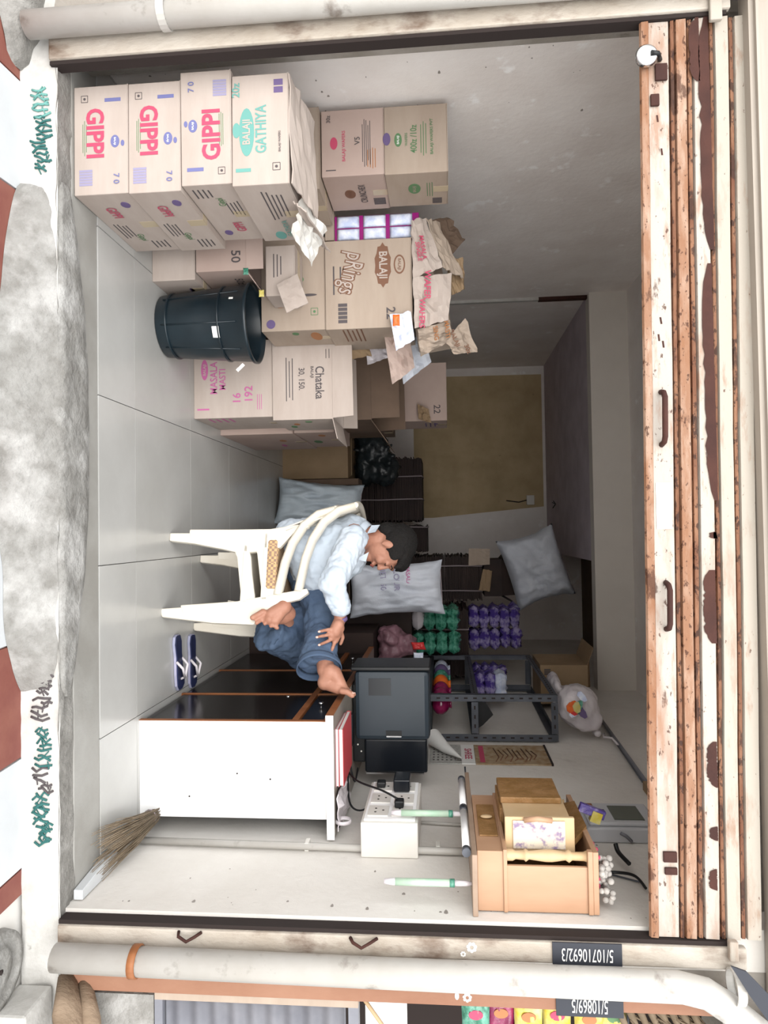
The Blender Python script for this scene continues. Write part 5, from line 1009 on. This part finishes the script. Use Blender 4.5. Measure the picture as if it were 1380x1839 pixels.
# right hand resting on the shin
pc = W(602, 1134, 2.883); 
body.cap(wrR, .025, pc, .027); body.cap(W(608, 1122, 2.888), .024, W(596, 1140, 2.878), .020); body.cap(W(611, 1128, 2.898), .020, W(602, 1150, 2.893), .016)
tips = [(W(600, 1130, 2.873), W(588, 1131, 2.858), W(574, 1134, 2.863)), (W(600, 1138, 2.873), W(586, 1141, 2.853), W(570, 1144, 2.861)), (W(600, 1146, 2.878), W(588, 1152, 2.858), W(574, 1158, 2.863)), (W(602, 1152, 2.888), W(598, 1163, 2.873), W(594, 1174, 2.878))]
fingers(body, pc, tips); body.cap(W(610, 1128, 2.913), .012, W(616, 1145, 2.933), .009); body.cap(W(616, 1145, 2.933), .009, W(612, 1156, 2.938), .008)
# left hand on the far thigh
pl = W(545, 1105, 3.40); body.cap(wrL, .023, pl, .025)
for k in range(4): body.cap(pl+V(.01, -.02+.017*k, 0), .009, pl+V(.065-.006*abs(k-1), -.03+.02*k, -.02), .0075)
body.cap(pl+V(0, -.03, .0), .010, pl+V(.035, -.055, -.005), .0085)
# feet
def foot(mb, heel, ank, ball, side, r=1.0, toes=((-.038, .0), (-.018, .012), (0.002, .014), (.021, .012), (.042, .004))):
    ax = (ball-heel).normalized(); sd_ = side-ax*side.dot(ax); sd_.normalize(); nn = ax.cross(sd_)
    if nn.dot(ank-heel) < 0: nn = -nn
    mb.cap(ank, .036*r, heel+nn*.012, .031*r); mb.ell(heel, .032*r); mb.cap(heel, .029*r, ball-sd_*.012-ax*.02, .024*r); mb.cap(heel, .027*r, ball+sd_*.022-ax*.015, .020*r); mb.cap(ank+ax*.02, .032*r, ball-nn*.0, .022*r)
    out = []
    for k, (a, b) in enumerate(toes):
        rr = (.0125 if k == 0 else .0088)*r; t0 = ball+sd_*a*.9; t1 = ball+sd_*a*1.1+ax*(.045+b*.5-(.012*k if k > 1 else 0)); mb.cap(t0, rr*1.05, (t0+t1)/2+nn*.005, rr); mb.cap((t0+t1)/2+nn*.005, rr, t1, rr*.95); out.append((t1+ax*rr*.25+nn*rr*.8, rr, ax, sd_, nn))
    return out
hR, bR = W(584, 1226, 2.86), W(617, 1238, 2.855)
t1 = foot(body, hR, W(592, 1206, 2.86), bR, V(0, 1, 0), toes=((-.036, .004), (-.017, .012), (.002, .012), (.020, .008), (.036, 0)))
hL, bL = W(510, 1090, 2.90), W(484, 1112, 2.86)
t2 = foot(body, hL, W(516, 1102, 2.95), bL, V(-.5, -.1, -.35) if 0 else V(.75, 0, .62), r=1.05, toes=((-.045, .006), (-.020, .012), (.002, .012), (.024, .01), (.045, .004)) )
bo = body.build('body', M_skin, man, mods=remesh(.0042, 3))
bo['label'] = 'brown skin of face, forearm, hand and bare feet'
nl = MB()
for (c, rr, ax, sdv, nn) in t1+t2:
    nl.ell(c-ax*rr*.3, (rr*.55, rr*.5, rr*.25), Matrix((ax, sdv, nn)).transposed().to_3x3(), 8, 6)
for b_, m_, t_ in tips: 
    ax = (t_-m_).normalized(); nl.ell(t_+V(0, -.0062, .0), (.005, .0025, .006), None, 8, 6)
nl.build('nails', M_nail, man, kind='stuff')
# facial details
lp = MB(); lp.ell(H(.1005, 0, -.0475), (.006, .019, .0045), HR); lp.ell(H(.0985, 0, -.0555), (.006, .016, .005), HR); lp.build('lips', M_lip, man)
eb = MB()
for s_ in (1, -1): eb.tube([H(.0925, .012*s_, .037), H(.090, .028*s_, .042), H(.078, .045*s_, .036)], [.0028, .0035, .002], 8)
eb.build('eyebrows', M_hair, man)
el = MB()
for s_ in (1, -1): el.tube([H(.084, .018*s_, .010), H(.0845, .030*s_, .006), H(.076, .043*s_, .009)], [.0012, .0016, .001], 6)
el.build('eyelashes', M_hair, man)
hr = MB(); hr.ell(H(-.030, 0, .034), (.094, .082, .084), HR, 24, 18); hr.ell(H(.022, 0, .076), (.068, .064, .036), HR, 20, 12); hr.ell(H(-.07, 0, -.025), (.042, .064, .055), HR); 
for s_ in (1, -1): hr.ell(H(.012, .066*s_, .04), (.045, .014, .034), HR); hr.cap(H(.020, .071*s_, .02), .007, H(.018, .071*s_, -.004), .004)
for i in range(14): a_ = -.05+.1*i/13; hr.cap(H(.070, a_, .088-abs(a_)*.3), .013, H(.083, a_*1.05, .066-abs(a_)*.25), .006, 8)
hr.build('hair', M_hair, man, mods=remesh(.0042, 2, .006, .012))
# shirt
st = MB()
st.cap(W(545, 975, 3.16), .120, belly, .142); st.ell(W(527, 966, 3.13), .09); st.cap(W(545, 985, 3.12), .10, W(570, 1025, 3.12), .115); st.ell(W(570, 1018, 3.16), (.145, .145, .12)); st.cap(belly, .138, chest, .145); st.cap(chest, .142, W(640, 968, 3.17), .085)
st.cap(shR, .062, shL, .062); st.cap(chest+V(-.03, 0, 0), .13, W(632, 958, 3.18), .09)
st.cap(shR, .064, elR, .058); st.cap(elR, .056, W(613, 1092, 2.90), .043); st.cap(shL, .064, elL, .056); st.cap(elL, .054, wrL, .042)
st.build('shirt', M_shirt, man, mods=remesh(.0065, 4, .024, .045))
cu = MB(); cu.tube([W(611.5, 1086, 2.895), W(612.5, 1100, 2.905)], [.044, .040], 24); cu.build('shirt_cuff', M_shirt, man)
cl_ = MB()
pn_ = W(653, 966, 3.15); ndir = (hd-pn_).normalized(); u1 = ndir.cross(Y1).normalized(); u2 = ndir.cross(u1)
cl_.grid(lambda u, v: pn_-ndir*.015+(u1*math.cos(2*math.pi*u)+u2*math.sin(2*math.pi*u))*(.066+.012*(1-v))+ndir*(.032*v+.012*math.sin(2*math.pi*u)*0), 30, 4)
cl_.prism([W(640, 1004, 3.03), W(662, 992, 3.02), W(657, 1008, 3.04)], V(0, .008, 0)); cl_.prism([W(668, 944, 3.09), W(682, 943, 3.08), W(674, 955, 3.05), W(660, 958, 3.06)], V(0, .01, 0))
cl_.build('collar', M_shirt, man, solid=.004)
bt = MB(); bt.tube([wrR+V(0, -.0, 0)+(wrR-elR).normalized()*-.005, wrR+(wrR-elR).normalized()*.012], .0285, 16); bt.build('wrist_thread', M_ipurp, man)
# trousers
tr2 = MB()
tr2.cap(W(546, 985, 3.22), .09, W(552, 1005, 3.2), .11); tr2.cap(hipR, .088, kneeR, .088); tr2.ell(kneeR, .090); tr2.cap(kneeR, .086, W(577, 1150, 3.0), .072)
tr2.tube([W(577, 1140, 3.0), W(574, 1170, 2.93), W(572, 1194, 2.89)], [.070, .080, .092], 20)
tr2.cap(hipL, .108, kneeL, .092); tr2.ell(kneeL, .094); tr2.cap(kneeL, .088, W(515, 1130, 3.13), .074); tr2.tube([W(535, 1160, 3.2), W(505, 1145, 3.12), W(480, 1134, 3.05)], [.085, .082, .088], 18)
tr2.cap(W(540, 1110, 3.17), .085, W(520, 1150, 3.2), .078)
tr2.build('trousers', M_trouser, man, mods=remesh(.0065, 4, .026, .05))
hm = MB()
def hem(c, d, r1, r2, mb): 
    d = d.normalized(); a_ = d.orthogonal().normalized(); b_ = d.cross(a_)
    mb.grid(lambda u, v: c+d*(.03*v)+(a_*math.cos(2*math.pi*u)*r1+b_*math.sin(2*math.pi*u)*r2)*(1+.06*v+.04*math.sin(6*math.pi*u)), 28, 3)
hem(W(572, 1190, 2.895), ankR-kneeR, .088, .088, hm); hm.build('trouser_hem', M_trouser, man, solid=.004)
